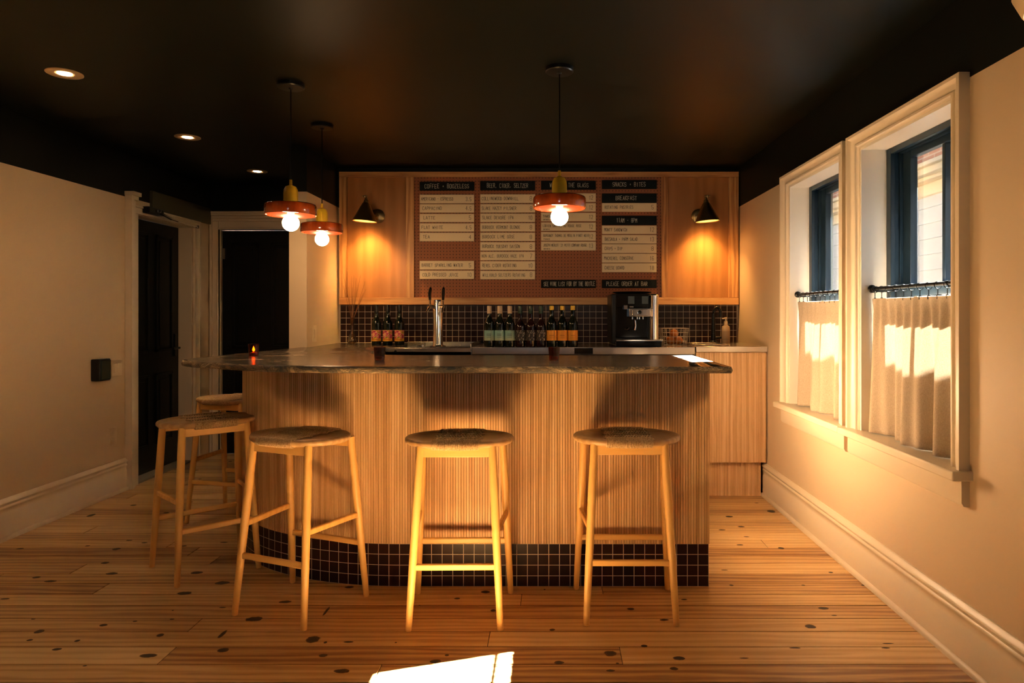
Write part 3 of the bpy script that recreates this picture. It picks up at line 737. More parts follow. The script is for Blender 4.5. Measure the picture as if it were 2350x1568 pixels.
mb = MB(); mb.box(-1.15, -.552, 4.83, 5.548, 0, 1.0); obj('body', mb, mat('cooler_body', (.03, .03, .032), .4), sk, world=True)
mb = MB(); mb.box(-1.155, -.552, 4.80, 4.815, .93, 1.056); mb.box(-1.155, -.552, 4.80, 5.548, 1.0, 1.03); mb.box(-.56, -.552, 4.80, 5.548, 1.03, 1.085); mb.box(-1.155, -.552, 5.53, 5.548, 1.03, 1.07)
obj('steel_basin', mb, STEEL, sk, world=True, bevel=.002)
mb = MB(); mb.lathe([(.0001,0),(.009,0),(.008,.005),(.0001,.006)], n=14, M=Matrix.Translation((-1.085, 4.80, 1.033)) @ Matrix.Rotation(math.pi/2, 4, 'X')); obj('bolt', mb, BLACKM, sk, world=True)
mb = MB(); mb.box(-.98, -.60, 4.86, 5.12, 1.03, 1.048)
for k in range(12): mb.box(-.97+.03*k, -.96+.03*k, 4.87, 5.11, 1.048, 1.052)
obj('grate', mb, mat('dark_steel', (.12, .12, .12), .3, 1), sk, world=True)

# tiled splashback
mb = MB(); v = mb.add([(-1.70,5.546,1.03),(1.516,5.546,1.03),(1.516,5.546,1.368),(-1.70,5.546,1.368)])
mb.face((v,v+1,v+2,v+3), 0, uv=[(.005,.02),(3.221,.02),(3.221,.362),(.005,.362)])
mb.box(-1.70, 1.516, 5.547, 5.557, 1.03, 1.368)
for i in range(1, 7): mb.uv[i] = [(0.02,0.02)]*4
o = obj('splashback', mb, TILE, origin=(0, 5.55, 1.03)); tag(o, 'dark square tiled splashback with pale grout behind the bottles', 'tiles')

# oak panelling with the pegboard
pn = thing('oak_panelling', (-.09, 5.53, 1.37), 'oak wall panelling framing the menu board', 'panelling')
def part_box(name, x0, x1, y0, y1, z0, z1, m, parent, bevel=.002):
    mb = MB(); mb.box(x0, x1, y0, y1, z0, z1); return obj(name, mb, m, parent, world=True, bevel=bevel)
D0 = 5.50; s = D0/F
def xz(x, y): return (x-VX)*s, H-(y-VY)*s
xa, zt = xz(778, 394); xb, _ = xz(1694, 394); zt = 2.441; _, zrl = xz(0, 406); _, zb1 = xz(0, 683); _, zb0 = xz(0, 699.5)
xb = 1.522
part_box('rail', xa, xb, 5.50, 5.555, zrl, zt, OAKX, pn); part_box('rail', xa, xb, 5.50, 5.555, zb0, zb1, OAKX, pn)
for a, b in ((778, 795), (931, 950), (1518, 1533), (1674, 1696)):
    part_box('stile', xz(a,0)[0], min(xz(b,0)[0], xb), 5.504, 5.555, zb1, zrl, OAKZ, pn)
part_box('plywood_panel', xz(795,0)[0], xz(931,0)[0], 5.533, 5.555, zb1, zrl, PLY, pn, 0)
part_box('plywood_panel', xz(1533,0)[0], xz(1674,0)[0], 5.533, 5.555, zb1, zrl, PLY, pn, 0)
px0, px1 = xz(950,0)[0], xz(1518,0)[0]
mb = MB(); mb.box(px0, px1, 5.524, 5.545, zb1, zrl); o = obj('pegboard', mb, PEG, origin=((px0+px1)/2, 5.524, zb1)); tag(o, 'reddish brown pegboard holding the menu strips', 'pegboard')

# ------------------------------------------------------------------ menu lettering (hand-drawn strokes)
FONT = {'A':'00 26 40|12 32','B':'00 06 36 45 33 03|33 42 41 30 00','C':'45 36 16 05 01 10 30 41','D':'00 06 26 44 42 20 00','E':'46 06 00 40|03 33','F':'46 06 00|03 33','G':'45 36 16 05 01 10 30 41 43 23','H':'00 06|40 46|03 43','I':'20 26','J':'46 41 30 10 01','K':'00 06|46 03 40','L':'06 00 40','M':'00 06 23 46 40','N':'00 06 40 46','O':'10 30 41 45 36 16 05 01 10','P':'00 06 36 45 44 33 03','Q':'10 30 41 45 36 16 05 01 10|22 40','R':'00 06 36 45 44 33 03|23 40','S':'45 36 16 05 04 13 33 42 41 30 10 01','T':'06 46|26 20','U':'06 01 10 30 41 46','V':'06 20 46','W':'06 10 24 30 46','X':'00 46|06 40','Y':'06 23 46|23 20','Z':'06 46 00 40','0':'10 30 41 45 36 16 05 01 10','1':'15 26 20','2':'05 16 36 45 44 00 40','3':'05 16 36 45 44 33 42 41 30 10 01|33 13','4':'30 36 02 42','5':'46 06 03 33 42 41 30 10 01','6':'45 36 16 05 01 10 30 41 42 33 03','7':'06 46 10','8':'13 04 05 16 36 45 44 33 13 02 01 10 30 41 42 33','9':'01 10 30 41 45 36 16 05 04 13 43','+':'13 33|22 24','-':'13 33','.':'20 21',',':'21 10',"'":'26 25'}
def lettering(mb, text, x0, x1, z0, h, y, wdt, rnd):
    "flat strokes on the plane y, facing the camera side; text fitted between x0 and x1"
    n = len(text); cw = (x1-x0)/n; gw = cw*.66
    for i, ch in enumerate(text):
        if ch not in FONT: continue
        jx, jz, js = rnd.uniform(-.04, .04)*cw, rnd.uniform(-.05, .05)*h, rnd.uniform(.92, 1.06)
        for st in FONT[ch].split('|'):
            pts = [Vector((x0+cw*i+jx+int(p[0])/4*gw, z0+jz+int(p[1])/6*h*js)) for p in st.split()]
            for a, b in zip(pts[:-1], pts[1:]):
                t = (b-a); 
                if t.length < 1e-6: continue
                t.normalize(); nn = Vector((-t.y, t.x))*wdt/2; a2, b2 = a-t*wdt*.35, b+t*wdt*.35
                v = mb.add([(a2.x-nn.x, y, a2.y-nn.y), (b2.x-nn.x, y, b2.y-nn.y), (b2.x+nn.x, y, b2.y+nn.y), (a2.x+nn.x, y, a2.y+nn.y)])
                mb.face((v, v+1, v+2, v+3))
STRIP = mat('cream_strip', (.90, .76, .52), .5); STRIPB = mat('black_strip', (.004, .007, .008), .6, **{'Specular IOR Level': .15})
INK = mat('dark_ink', (.05, .035, .02), .6); CHALK = mat('pale_ink', (.60, .58, .50), .6)
cols = {'coffee': (963, 1088), 'beer': (1102, 1228), 'wine': (1241.7, 1367.3), 'snacks': (1381.5, 1507)}
signs = [
 ('coffee', 417.6, 437, 'b', 'COFFEE + BOOZELESS', '', (975, 1078)),
 ('coffee', 446.6, 466.6, 'c', 'AMERICANO - ESPRESSO', '3.5', (967, 1041)), ('coffee', 468.6, 487.9, 'c', 'CAPPACINO', '4.5', (970, 1015)),
 ('coffee', 490.7, 509.7, 'c', 'LATTE', '5', (972, 1000)), ('coffee', 512.5, 531.6, 'c', 'FLAT WHITE', '4.5', (968, 1018)), ('coffee', 534, 553.7, 'c', 'TEA', '4', (971, 988)),
 ('coffee', 598.7, 618.8, 'c', 'BARRET SPARKLING WATER', '5', (968, 1063)), ('coffee', 621, 640.6, 'c', 'COLD PRESSED JUICE', '10', (970, 1053)),
 ('beer', 415.6, 436.5, 'b', 'BEER, CIDER, SELTZER', '', (1118, 1213)),
 ('beer', 445.8, 465.8, 'c', 'COLLINGWOOD DOWNHILL', '8', (1106, 1191)), ('beer', 468.4, 487.7, 'c', 'SLAKE HAZEY PILSNER', '8', (1106, 1186)),
 ('beer', 490, 509.5, 'c', 'SLAKE DEVORE IPA', '10', (1107, 1180)), ('beer', 511.9, 531.3, 'c', 'BURDOCK VERMONT BLONDE', '8', (1107, 1195)),
 ('beer', 533.8, 553.4, 'c', 'BURDOCK LIME GOSE', '8', (1107, 1182)), ('beer', 555.8, 575.3, 'c', 'BURDOCK TUESDAY SAISON', '8', (1107, 1194)),
 ('beer', 577.7, 597.5, 'c', 'NON ALC. BURDOCK HAZE IPA', '7', (1106, 1203)), ('beer', 599.5, 619.5, 'c', 'REVEL CIDER ROTATING', '10', (1107, 1186)),
 ('beer', 621.6, 641.4, 'c', 'WILLIBALD SELTZERS ROTATING', '8', (1108, 1206)),
 ('wine', 415, 435, 'b', 'WINE BY THE GLASS', '', (1262, 1352)),
 ('wine', 443.7, 463.5, 'c', 'PET NAT', '12', (1246, 1285)), ('wine', 466.2, 485.5, 'c', 'MUSCAT', '12', (1246, 1285)),
 ('wine', 488.3, 507.8, 'w', 'TAWSE', '12', (1246, 1266)), ('wine', 510.5, 529.9, 'w', 'LORIEN SAUVAGE DU ROUGE ROSE', '12', (1246, 1335)),
 ('wine', 532.4, 552.5, 'w', 'BURGUNDY THOMAS DE MOULIN PINOT NOIR', '12', (1247, 1352)), ('wine', 554.4, 574.8, 'w', "JOSEPH MERLOT '21 PETIT COMPANY ROUGE", '13', (1247, 1347)),
 ('wine', 642.3, 661, 'b', 'SEE WINE LIST FOR BY THE BOTTLE', '', (1248, 1366)),
 ('snacks', 413.6, 433.4, 'b', 'SNACKS + BITES', '', (1406, 1483)), ('snacks', 444.3, 464.8, 'b', 'BREAKFAST', '', (1413, 1463)),
 ('snacks', 466, 485.8, 'c', 'ROTATING PASTRIES', '5', (1388, 1454)), ('snacks', 495.3, 516, 'b', '11AM - 8PM', '', (1415, 1463)),
 ('snacks', 517.8, 537, 'c', 'MONTY SANDWICH', '12', (1387, 1440)), ('snacks', 539.2, 559, 'c', 'BRESAOLA + PARM SALAD', '13', (1388, 1464)),
 ('snacks', 560.3, 581, 'c', 'CHIPS + DIP', '8', (1388, 1429)), ('snacks', 582.3, 603, 'c', 'MACKEREL CONSERVE', '16', (1387, 1455)),
 ('snacks', 604.4, 625, 'c', 'CHEESE BOARD', '18', (1388, 1434)), ('snacks', 642, 661, 'b', 'PLEASE ORDER AT BAR', '', (1392, 1487))]
rnd = random.Random(4)
for col, ya, yb, kind, txt, price, (ta, tb) in signs:
    a, b = cols[col]; D = 5.505; k = D/F
    x0, x1 = (a-VX)*k, (b-VX)*k; z1, z0 = H-(ya-VY)*k, H-(yb-VY)*k
    lab = ('black' if kind == 'b' else 'cream')+' menu strip reading '+txt+((' '+price) if price else '')
    if txt in ('PET NAT', 'MUSCAT'): lab = 'cream menu strip priced 12 behind the right pendant lamp, '+('upper' if txt == 'PET NAT' else 'lower')+' of two'
    t = thing('menu_strip', ((x0+x1)/2, D, z0), lab, 'menu sign', 'menu strips in the '+col+' column')
    mb = MB(); mb.box(x0, x1, D, 5.5235, z0, z1); obj('board', mb, STRIPB if kind == 'b' else STRIP, t, world=True, bevel=.0015)
    mb = MB(); yl = D-.0006
    hgt = (.033 if kind == 'b' else (.020 if kind == 'w' else .025)); zc = (z0+z1)/2
    tx0, tx1 = (ta-VX)*k, (tb-VX)*k
    lettering(mb, txt, tx0, tx1, zc-hgt/2+(.006 if kind == 'w' else 0), hgt, yl, .0033 if kind == 'b' else (.0026 if len(txt) < 24 else .0022), rnd)
    if price: pm = MB(); lettering(pm, price, x1-.028-.013*len(price), x1-.018, zc-.016, .032, yl, .0026, rnd)
    if kind == 'w': lettering(mb, 'ONTARIO' if txt[0] in 'TLJ' else 'FRANCE', tx0+.003, tx0+.055, z0+.008, .009, yl, .0018, rnd)
    obj('lettering', mb, CHALK if kind == 'b' else INK, t, world=True, sharp=180)
    if price: obj('price', pm, INK, t, world=True, sharp=180)

# ------------------------------------------------------------------ bar stools
def weave_mat():
    m, nt, b = new_mat('paper_cord'); tc = N(nt, 'ShaderNodeTexCoord'); 
    n = N(nt, 'ShaderNodeTexNoise'); n.inputs['Scale'].default_value = 150; nt.links.new(tc.outputs['Object'], n.inputs['Vector'])
    r = N(nt, 'ShaderNodeValToRGB'); r.color_ramp.elements[0].color = (.42, .26, .12, 1); r.color_ramp.elements[1].color = (.66, .46, .25, 1)
    r.color_ramp.elements[0].position = .35; r.color_ramp.elements[1].position = .65
    nt.links.new(n.outputs['Fac'], r.inputs[0]); nt.links.new(r.outputs[0], b.inputs['Base Color']); b.inputs['Roughness'].default_value = .75; return m
CORD = weave_mat()
def make_stool():
    root = thing('bar_stool', (0,0,0), '', 'bar stool', 'wooden bar stools around the bar')
    feetF, feetB = (.188, -.1875), (.215, .1875); topF, topB = (.150, -.118), (.180, .122)
    def legpt(sx, front, z):
        f, t = (feetF, topF) if front else (feetB, topB); k = z/.74
        return Vector((sx*(f[0]+(t[0]-f[0])*k), f[1]+(t[1]-f[1])*k, z))
    for front in (True, False):
        for sx in (-1, 1):
            mb = MB(); pts = [legpt(sx, front, z) for z in (.0, .004, .25, .5, .742)]
            mb.tube(pts, [.0115, .013, .0165, .018, .0165], 18); obj('leg', mb, STOOLW, root)
    for front, z in ((True, .252), (False, .252)):
        mb = MB(); mb.bar(legpt(-1, front, z)+Vector((.008,0,0)), legpt(1, front, z)-Vector((.008,0,0)), .018, .027); obj('stretcher', mb, STOOLH, root, bevel=.006)
    for sx in (-1, 1):
        mb = MB(); mb.bar(legpt(sx, True, .385)+Vector((0,.008,0)), legpt(sx, False, .385)-Vector((0,.008,0)), .018, .027); obj('stretcher', mb, STOOLH, root, bevel=.006)
    for front in (True, False):
        mb = MB(); mb.bar(legpt(-1, front, .717)+Vector((.01,0,0)), legpt(1, front, .717)-Vector((.01,0,0)), .018, .040); obj('apron', mb, STOOLH, root, bevel=.003)
    # seat: rounded, pointed-ended ring of wood with dished ends
    a, b, nx, nn = .236, .170, 2.3, 72
    def outl(sc_a, sc_b):
        out = []
        for k in range(nn):
            t = 2*math.pi*k/nn; c, s_ = math.cos(t), math.sin(t)
            out.append((math.copysign(abs(c)**(2/nx), c)*sc_a, math.copysign(abs(s_)**(2/2.0), s_)*sc_b))
        return out
    mb = MB(); rings = []
    for ia, ib, z in ((a-.040, b-.024, .7350), (a-.010, b-.006, .7375), (a, b, .746), (a, b, .757), (a-.005, b-.004, .7635), (a-.014, b-.012, .7655), (a-.034, b-.030, .7650), (a-.040, b-.036, .7615), (a-.06, b-.055, .7595), (.08, .05, .7575)):
        rings.append(mb.add([(x, yy, z) for x, yy in outl(ia, ib)]))
    for p, q in zip(rings[:-1], rings[1:]):
        for i in range(nn): j = (i+1) % nn; mb.face((p+i, p+j, q+j, q+i))
    mb.face([rings[0]+i for i in reversed(range(nn))]); mb.face([rings[-1]+i for i in range(nn)])
    obj('seat', mb, SEATSHADE, root, sharp=60)
    # woven cord: strands crossing the middle of the seat in a herringbone, and wrapped round the front and back rails
    r_ = .0030
    def edge_y(x): 
        c = min(1, abs(x)/a)**(nx); return b*(max(0, 1-c))**(1/2.0)
    for sg in (-1, 1):
        mb = MB(); x = -.098
        while x <= .098:
            ey = edge_y(x); y_ = sg*ey
            pts = [(x, y_-sg*.026, .7350), (x, y_-sg*.005, .7345), (x, y_+sg*.0015, .741), (x, y_+sg*.003, .750), (x, y_+sg*.0015, .7605), (x, y_-sg*.006, .7665), (x, y_-sg*.030, .7680)]
            mb.tube(pts, r_, 5); x += .0058
        obj('cord_wrapping', mb, CORD, root, sharp=80)
    mb = MB()
    k = 0; y_ = -.125
    # herringbone ribs: bands of slanted short cords
    nb_ = 6
    for band in range(nb_):
        ya = -.147+.294*band/nb_; yb = -.147+.294*(band+1)/nb_; sl_ = 1 if band % 2 else -1
        for i in range(-8, 9):
            x0 = i*.0118; sx = .009*sl_; zc = .7655
            mb.tube([(x0-sx, ya, zc-.002), (x0-sx*.5, ya*.75+yb*.25, zc+.001), (x0, (ya+yb)/2, zc+.0025), (x0+sx*.5, ya*.25+yb*.75, zc+.001), (x0+sx, yb, zc-.002)], .0037, 6)
    obj('woven_cord', mb, CORD, root, sharp=80)
    return root
proto = make_stool()
spots = [(-.394, 2.983, 1, 'wooden bar stool at the middle of the bar front'),
         (-1.113, 3.043, -22, 'turned wooden bar stool at the left end of the bar front, nearest corner'),
         (.339, 3.03, 0, 'wooden bar stool at the right end of the bar front'),
         (-1.752, 3.50, 42, 'wooden bar stool left of the bar curve, in front of the farthest stool'),
         (-2.02, 4.36, -14, 'farthest wooden bar stool, half hidden behind the left side of the bar')]
for i, (x, yy, deg, lab) in enumerate(spots):
    s_ = proto if i == 0 else copy_tree(proto)
    s_.location = (x, yy, 0); s_.rotation_euler = (0, 0, math.radians(deg)); s_['label'] = lab

# ------------------------------------------------------------------ pendants, sconces, recessed lamps
BULB = emit('bulb_glow', (1, .62, .30), 80)
def amber_mat():
    m, nt, b = new_mat('amber_glaze'); tc = N(nt, 'ShaderNodeTexCoord'); n = N(nt, 'ShaderNodeTexNoise'); n.inputs['Scale'].default_value = 14; n.inputs['Detail'].default_value = 4
    mp = N(nt, 'ShaderNodeMapping'); mp.inputs['Scale'].default_value = (1, 1, .5); nt.links.new(tc.outputs['Object'], mp.inputs[0]); nt.links.new(mp.outputs[0], n.inputs['Vector'])
    r = N(nt, 'ShaderNodeValToRGB'); r.color_ramp.elements[0].color = (.12, .012, .003, 1); r.color_ramp.elements[1].color = (.50, .09, .012, 1); r.color_ramp.elements[0].position = .3; r.color_ramp.elements[1].position = .7
    nt.links.new(n.outputs['Fac'], r.inputs[0]); nt.links.new(r.outputs[0], b.inputs['Base Color']); b.inputs['Roughness'].default_value = .12; b.inputs['Coat Weight'].default_value = .6; return m
AMBER = amber_mat(); YEL = mat('mustard_glaze', (.86, .56, .03), .3)
def pendant():
    r = thing('pendant_lamp', (0,0,ZC), '', 'pendant lamp', 'pendant lamps over the bar')
    mb = MB(); mb.lathe([(.068,0),(.068,-.018),(.064,-.023),(.012,-.024),(.008,-.030),(.0001,-.030)][::-1], (0,0,0), 36)
    cp = obj('canopy', mb, BLACKM, r)
    mb = MB(); mb.tube([(0,0,-.028), (.0006,0,-.25), (0,0,-.505)], .0032, 8); obj('cord', mb, BLACKM, r)
    mb = MB(); mb.lathe([(.0001,-.622),(.036,-.622),(.036,-.566),(.034,-.546),(.026,-.530),(.010,-.523),(.0075,-.520),(.0070,-.494),(.0001,-.493)], n=32); obj('socket_cover', mb, YEL, r)
    mb = MB(); R = .128
    mb.lathe([(.0001,-.618),(R-.012,-.619),(R-.004,-.623),(R-.001,-.631),(R,-.650),(R,-.672),(R-.003,-.677),(R-.007,-.677),(R-.010,-.672),(R-.011,-.645),(.022,-.642),(.022,-.650),(.0001,-.650)], n=56); obj('shade', mb, AMBER, r)
    mb = MB(); mb.open_lathe([(R-.0075,-.6765),(R-.0112,-.670),(R-.0122,-.6455),(.0225,-.6425)], n=56); obj('shade_lining', mb, mat('dark_glaze', (.075, .012, .004), .25), r)
    mb = MB(); mb.lathe([(.0001,-.648),(.018,-.648),(.018,-.668),(.0001,-.668)], n=20); obj('bulb_socket', mb, mat('porcelain', (.7, .5, .28), .4), r)
    mb = MB(); pr = []
    for k in range(15):
        t = math.pi*k/14; pr.append((max(.0001, .042*math.sin(t)), -.717-.042*math.cos(t)))
    pr[-1] = (.015, -.6775); pr.append((.014, -.667))
    mb.lathe(pr, n=28); obj('bulb', mb, BULB, r)
    return r
pp_ = pendant()
for i, (x, yy, lab) in enumerate(((.046, 3.285, 'amber disc pendant lamp over the bar, nearest, in front of the menu board'), (-1.332, 3.51, 'amber disc pendant lamp at left, larger of the two side by side'), (-1.427, 4.275, 'amber disc pendant lamp farther back, lowest in view beside the oak panelling'))):
    q = pp_ if i == 0 else copy_tree(pp_); q.location = (x, yy, ZC); q['label'] = lab

SBULB = emit('sconce_glow', (1, .60, .22), 60)
def sconce(side):
    # side -1: shade to the left of its backplate
    bx, sx = (-1.395, -1.455) if side < 0 else (1.203, 1.238)
    r = thing('wall_sconce', (bx, 5.522, 2.08), 'brass cone wall sconce on the '+('left' if side < 0 else 'right')+' oak panel', 'wall lamp', 'brass sconces on the panelling')
    MY = Matrix.Translation((bx, 5.522, 2.082)) @ Matrix.Rotation(math.pi/2, 4, 'X')
    mb = MB(); mb.lathe([(.060,0),(.060,.010),(.050,.018),(.020,.022),(.012,.030),(.0001,.031)], n=36, M=MY); obj('backplate', mb, BRASS, r, world=True)
    yd = 5.365
    mb = MB(); mb.tube([(bx, 5.50, 2.082), (bx+(sx-bx)*.2, 5.45, 2.085), (bx+(sx-bx)*.5, 5.40, 2.13), (sx, yd, 2.212)], .006, 10)
    mb.lathe([(.0001,-.012),(.010,-.008),(.012,0),(.010,.008),(.0001,.012)], (sx, yd, 2.218), 16); mb.tube([(sx-.022, yd, 2.222), (sx+.022, yd, 2.222)], .005, 10)
    obj('arm', mb, BRASS, r, world=True)
    T = Matrix.Translation((sx, yd, 2.02)) @ Matrix.Rotation(math.radians(-4*side), 4, 'Y')
    mb = MB(); mb.lathe([(.094,0),(.096,.003),(.030,.140),(.020,.150),(.017,.168),(.011,.172),(.009,.192),(.0001,.193),(.0001,.160),(.022,.138),(.090,.003),(.094,0)], n=48, M=T); 
    mb.f = [f for f in mb.f if len(f) == 4]; mb.m = mb.m[:len(mb.f)]
    obj('shade', mb, BRASS, r, world=True)
    mb = MB(); mb.open_lathe([(.0895,.004),(.0225,.136)], n=48, M=T); obj('shade_lining', mb, BRASSI, r, world=True)
    mb = MB(); mb.lathe([(.0001,.052),(.014,.057),(.022,.070),(.020,.086),(.012,.10),(.010,.125),(.0001,.125)], n=20, M=T); obj('bulb', mb, SBULB, r, world=True)
    ld = bpy.data.lights.new('sconce_lamp', 'SPOT'); ld.energy = 25; ld.color = (1, .52, .15); ld.spot_size = math.radians(98); ld.spot_blend = 1; ld.shadow_soft_size = .018
    lo = bpy.data.objects.new('sconce_lamp', ld); C.objects.link(lo); lo.parent = r; lo.location = Vector((sx, yd, 2.062))-Vector(r.location); lo.rotation_euler = (math.radians(7), 0, 0)
    return r
sconce(-1); sconce(1)

RL = emit('downlight_glow', (1, .62, .34), 22)
def downlight(x, yy, lab, loc_extra=None):
    r = thing('recessed_light', (x, yy, ZC), lab, 'ceiling light', 'recessed ceiling lights')
    mb = MB(); mb.lathe([(.080,0),(.080,-.004),(.074,-.007),(.045,-.005),(.040,-.003),(.040,-.001),(.0001,-.001)][::-1], n=40); obj('trim_ring', mb, mat('ring_white', (.55, .40, .24), .4), r)
    mb = MB(); mb.lathe([(.0001,-.0045),(.032,-.0042),(.032,-.0035),(.0001,-.0035)], n=28); obj('lens', mb, RL, r)
    ld = bpy.data.lights.new('downlight_lamp', 'SPOT'); ld.energy = 4; ld.color = (1, .62, .34); ld.spot_size = math.radians(115); ld.spot_blend = .8; ld.shadow_soft_size = .03
    lo = bpy.data.objects.new('downlight_lamp', ld); C.objects.link(lo); lo.parent = r; lo.location = (0,0,-.02)
    return r
downlight(-2.385, 3.355, 'recessed ceiling light at upper left, nearest of the three')
downlight(-2.425, 4.57, 'recessed ceiling light, middle one of the three in the row')
downlight(-2.43, 5.67, 'recessed ceiling light, farthest and smallest of the three')

# ceiling lamp at the near right: only the tip of its shade is in the frame
r = thing('bowl_lamp', (1.385, 1.80, ZC), 'cream shaded ceiling lamp cut off by the upper right corner', 'ceiling lamp')
mb = MB(); mb.lathe([(.0001,-.04),(.05,-.04),(.055,0),(.0001,0)], n=28); obj('canopy', mb, TRIM, r)
mb = MB(); mb.tube([(0,0,-.03),(0,0,-.10)], .012, 12); obj('stem', mb, TRIM, r)
mb = MB(); mb.lathe([(.115,-.372),(.118,-.368),(.140,-.32),(.138,-.20),(.09,-.12),(.02,-.09),(.0001,-.09)], n=48); obj('shade', mb, mat('cream_shade', (.72, .58, .40), .35), r)
mb = MB(); mb.lathe([(.0001,-.385),(.08,-.383),(.112,-.373),(.0001,-.372)], n=40); obj('diffuser', mb, emit('bowl_glow', (1, .66, .38), 2.2), r)

for x, yy, lab in ((-2.4, 2.15, 'recessed ceiling light over the left aisle, just out of view'), (-2.4, .95, 'recessed ceiling light over the left aisle, beside the viewer'), (-2.4, -.6, 'recessed ceiling light over the left aisle, behind the viewer'), (.2, -1.2, 'added unseen recessed light for rear fill, nearer the bar'), (.2, -2.6, 'added unseen recessed light for rear fill, nearer the front door')):  # unseen lights added for warm fill; the aisle ones continue the visible row
    downlight(x, yy, lab)

# ------------------------------------------------------------------ bottles
GLASSD = mat('bottle_glass', (.006, .010, .006), .06); GLASSR = mat('bottle_dark_wine', (.018, .006, .006), .07)
def label_mat(name, kind):
    m, nt, b = new_mat(name); tc = N(nt, 'ShaderNodeTexCoord'); b.inputs['Roughness'].default_value = .5
    sep = N(nt, 'ShaderNodeSeparateXYZ'); nt.links.new(tc.outputs['Object'], sep.inputs[0])
    if kind == 'multi':
        n = N(nt, 'ShaderNodeTexNoise'); n.inputs['Scale'].default_value = 26; n.inputs['Distortion'].default_value = 1.5; nt.links.new(tc.outputs['Object'], n.inputs['Vector'])
        r = N(nt, 'ShaderNodeValToRGB'); e = r.color_ramp.elements; e[0].color = (.30, .02, .08, 1); e[0].position = .38; e[1].color = (.10, .22, .02, 1); e[1].position = .62
        for p, c in ((.46, (.70, .06, .10)), (.50, (.85, .50, .35)), (.56, (.75, .30, .02))):
            k = e.new(p); k.color = rgb(c)
        nt.links.new(n.outputs['Fac'], r.inputs[0])
        lo = math_node(nt, 'LESS_THAN', sep.outputs[2], .050)
        mx = N(nt, 'ShaderNodeMixRGB'); nt.links.new(lo, mx.inputs[0]); nt.links.new(r.outputs[0], mx.inputs[1]); mx.inputs[2].default_value = (.80, .40, .02, 1)
        nt.links.new(mx.outputs[0], b.inputs['Base Color'])
    elif kind == 'teal':
        r = N(nt, 'ShaderNodeValToRGB'); e = r.color_ramp.elements; e[0].color = (.42, .50, .34, 1); e[0].position = .045; e[1].color = (.24, .46, .44, 1); e[1].position = .09
        nt.links.new(sep.outputs[2], r.inputs[0]); nt.links.new(r.outputs[0], b.inputs['Base Color'])
    elif kind == 'orange': b.inputs['Base Color'].default_value = (.80, .33, .03, 1)
    elif kind == 'script':
        n = N(nt, 'ShaderNodeTexNoise'); n.inputs['Scale'].default_value = 85; n.inputs['Detail'].default_value = 1; nt.links.new(tc.outputs['Object'], n.inputs['Vector'])
        r = N(nt, 'ShaderNodeValToRGB'); r.color_ramp.interpolation = 'CONSTANT'; e = r.color_ramp.elements; e[0].color = (.02, .015, .012, 1); e[1].position = .58; e[1].color = (.35, .30, .26, 1)
        nt.links.new(n.outputs['Fac'], r.inputs[0]); nt.links.new(r.outputs[0], b.inputs['Base Color'])
    return m
LINES = mat('label_print', (.10, .16, .15), .6); LINEO = mat('label_print_brown', (.42, .14, .01), .6)
def bottle(kind, glassm, capm, h=.295, r=.0365, lz=(.035,.120), capz=.052):
    root = thing('bottle', (0,0,0), '', 'bottle')
    mb = MB(); sh = .185 if kind != 'script' else .165
    mb.lathe([(.0001,.004),(r*.6,.002),(r-.004,0),(r,.005),(r,sh*.86),(r*.93,sh*.95),(r*.72,sh*1.04),(.017,sh*1.17),(.0148,sh*1.26),(.0135,h-.012),(.0155,h-.011),(.0155,h-.003),(.013,h),(.0001,h)], n=32); obj('glass_body', mb, glassm, root)
    mb = MB(); mb.open_lathe([(.0158,h-capz),(.0162,h-capz+.002),(.0164,h-.004),(.0145,h+.0012),(.0001,h+.0014)], n=24); obj('capsule', mb, capm, root)
    mb = MB(); n = 28; rr = r+.0006
    ring = []
    for z in lz:
        ring.append(mb.add([(rr*math.sin(t), -rr*math.cos(t), z) for t in [(-1.35+2.7*k/n) for k in range(n+1)]]))
    for k in range(n): mb.face((ring[0]+k, ring[0]+k+1, ring[1]+k+1, ring[1]+k))
    lb = obj('label', mb, label_mat('label_'+kind, kind), root)
    pr = MB()
    def arc(z0, z1, t0, t1):
        a = pr.add([((rr+.0004)*math.sin(t), -(rr+.0004)*math.cos(t), z) for z in (z0, z1) for t in [t0+(t1-t0)*k/6 for k in range(7)]])
        for k in range(6): pr.face((a+k, a+k+1, a+8+k, a+7+k))
    if kind in ('teal', 'orange'):
        for z in ((lz[1]-.028, .004), (lz[1]-.036, .002), (lz[0]+.035, .003), (lz[0]+.022, .002)) if kind == 'teal' else ((lz[1]-.036, .003), (lz[1]-.042, .0015), (lz[0]+.02, .002)):
            arc(z[0], z[0]+z[1], -.45, .45)
        obj('label_print', pr, LINES if kind == 'teal' else LINEO, lb)
    elif kind == 'multi':
        for q in range(7): arc(.038, .046, -.9+.26*q, -.9+.26*q+.13)
        obj('label_print', pr, mat('label_print_red', (.25, .03, .02), .6), lb)
    return root
kinds = [('multi', GLASSD, mat('cap_black', (.008,.008,.008), .4), [(864,.0),(890,0),(917,0)], 5.17, 'dark bottle with a bright floral label'),
         ('teal', GLASSD, mat('cap_cream', (.62,.48,.34), .5), [(1123,0),(1146.5,0),(1170,0)], 4.88, 'wine bottle with pale teal label and cream capsule'),
         ('script', GLASSR, mat('cap_green', (.01,.035,.02), .3), [(1194,0),(1218,0),(1241.5,0)], 4.88, 'dark wine bottle with scripted dark label'),
         ('orange', GLASSD, mat('cap_yellow', (.75,.50,.05), .4), [(1266,0),(1290.5,0),(1314.5,0)], 4.88, 'wine bottle with orange label and yellow capsule')]
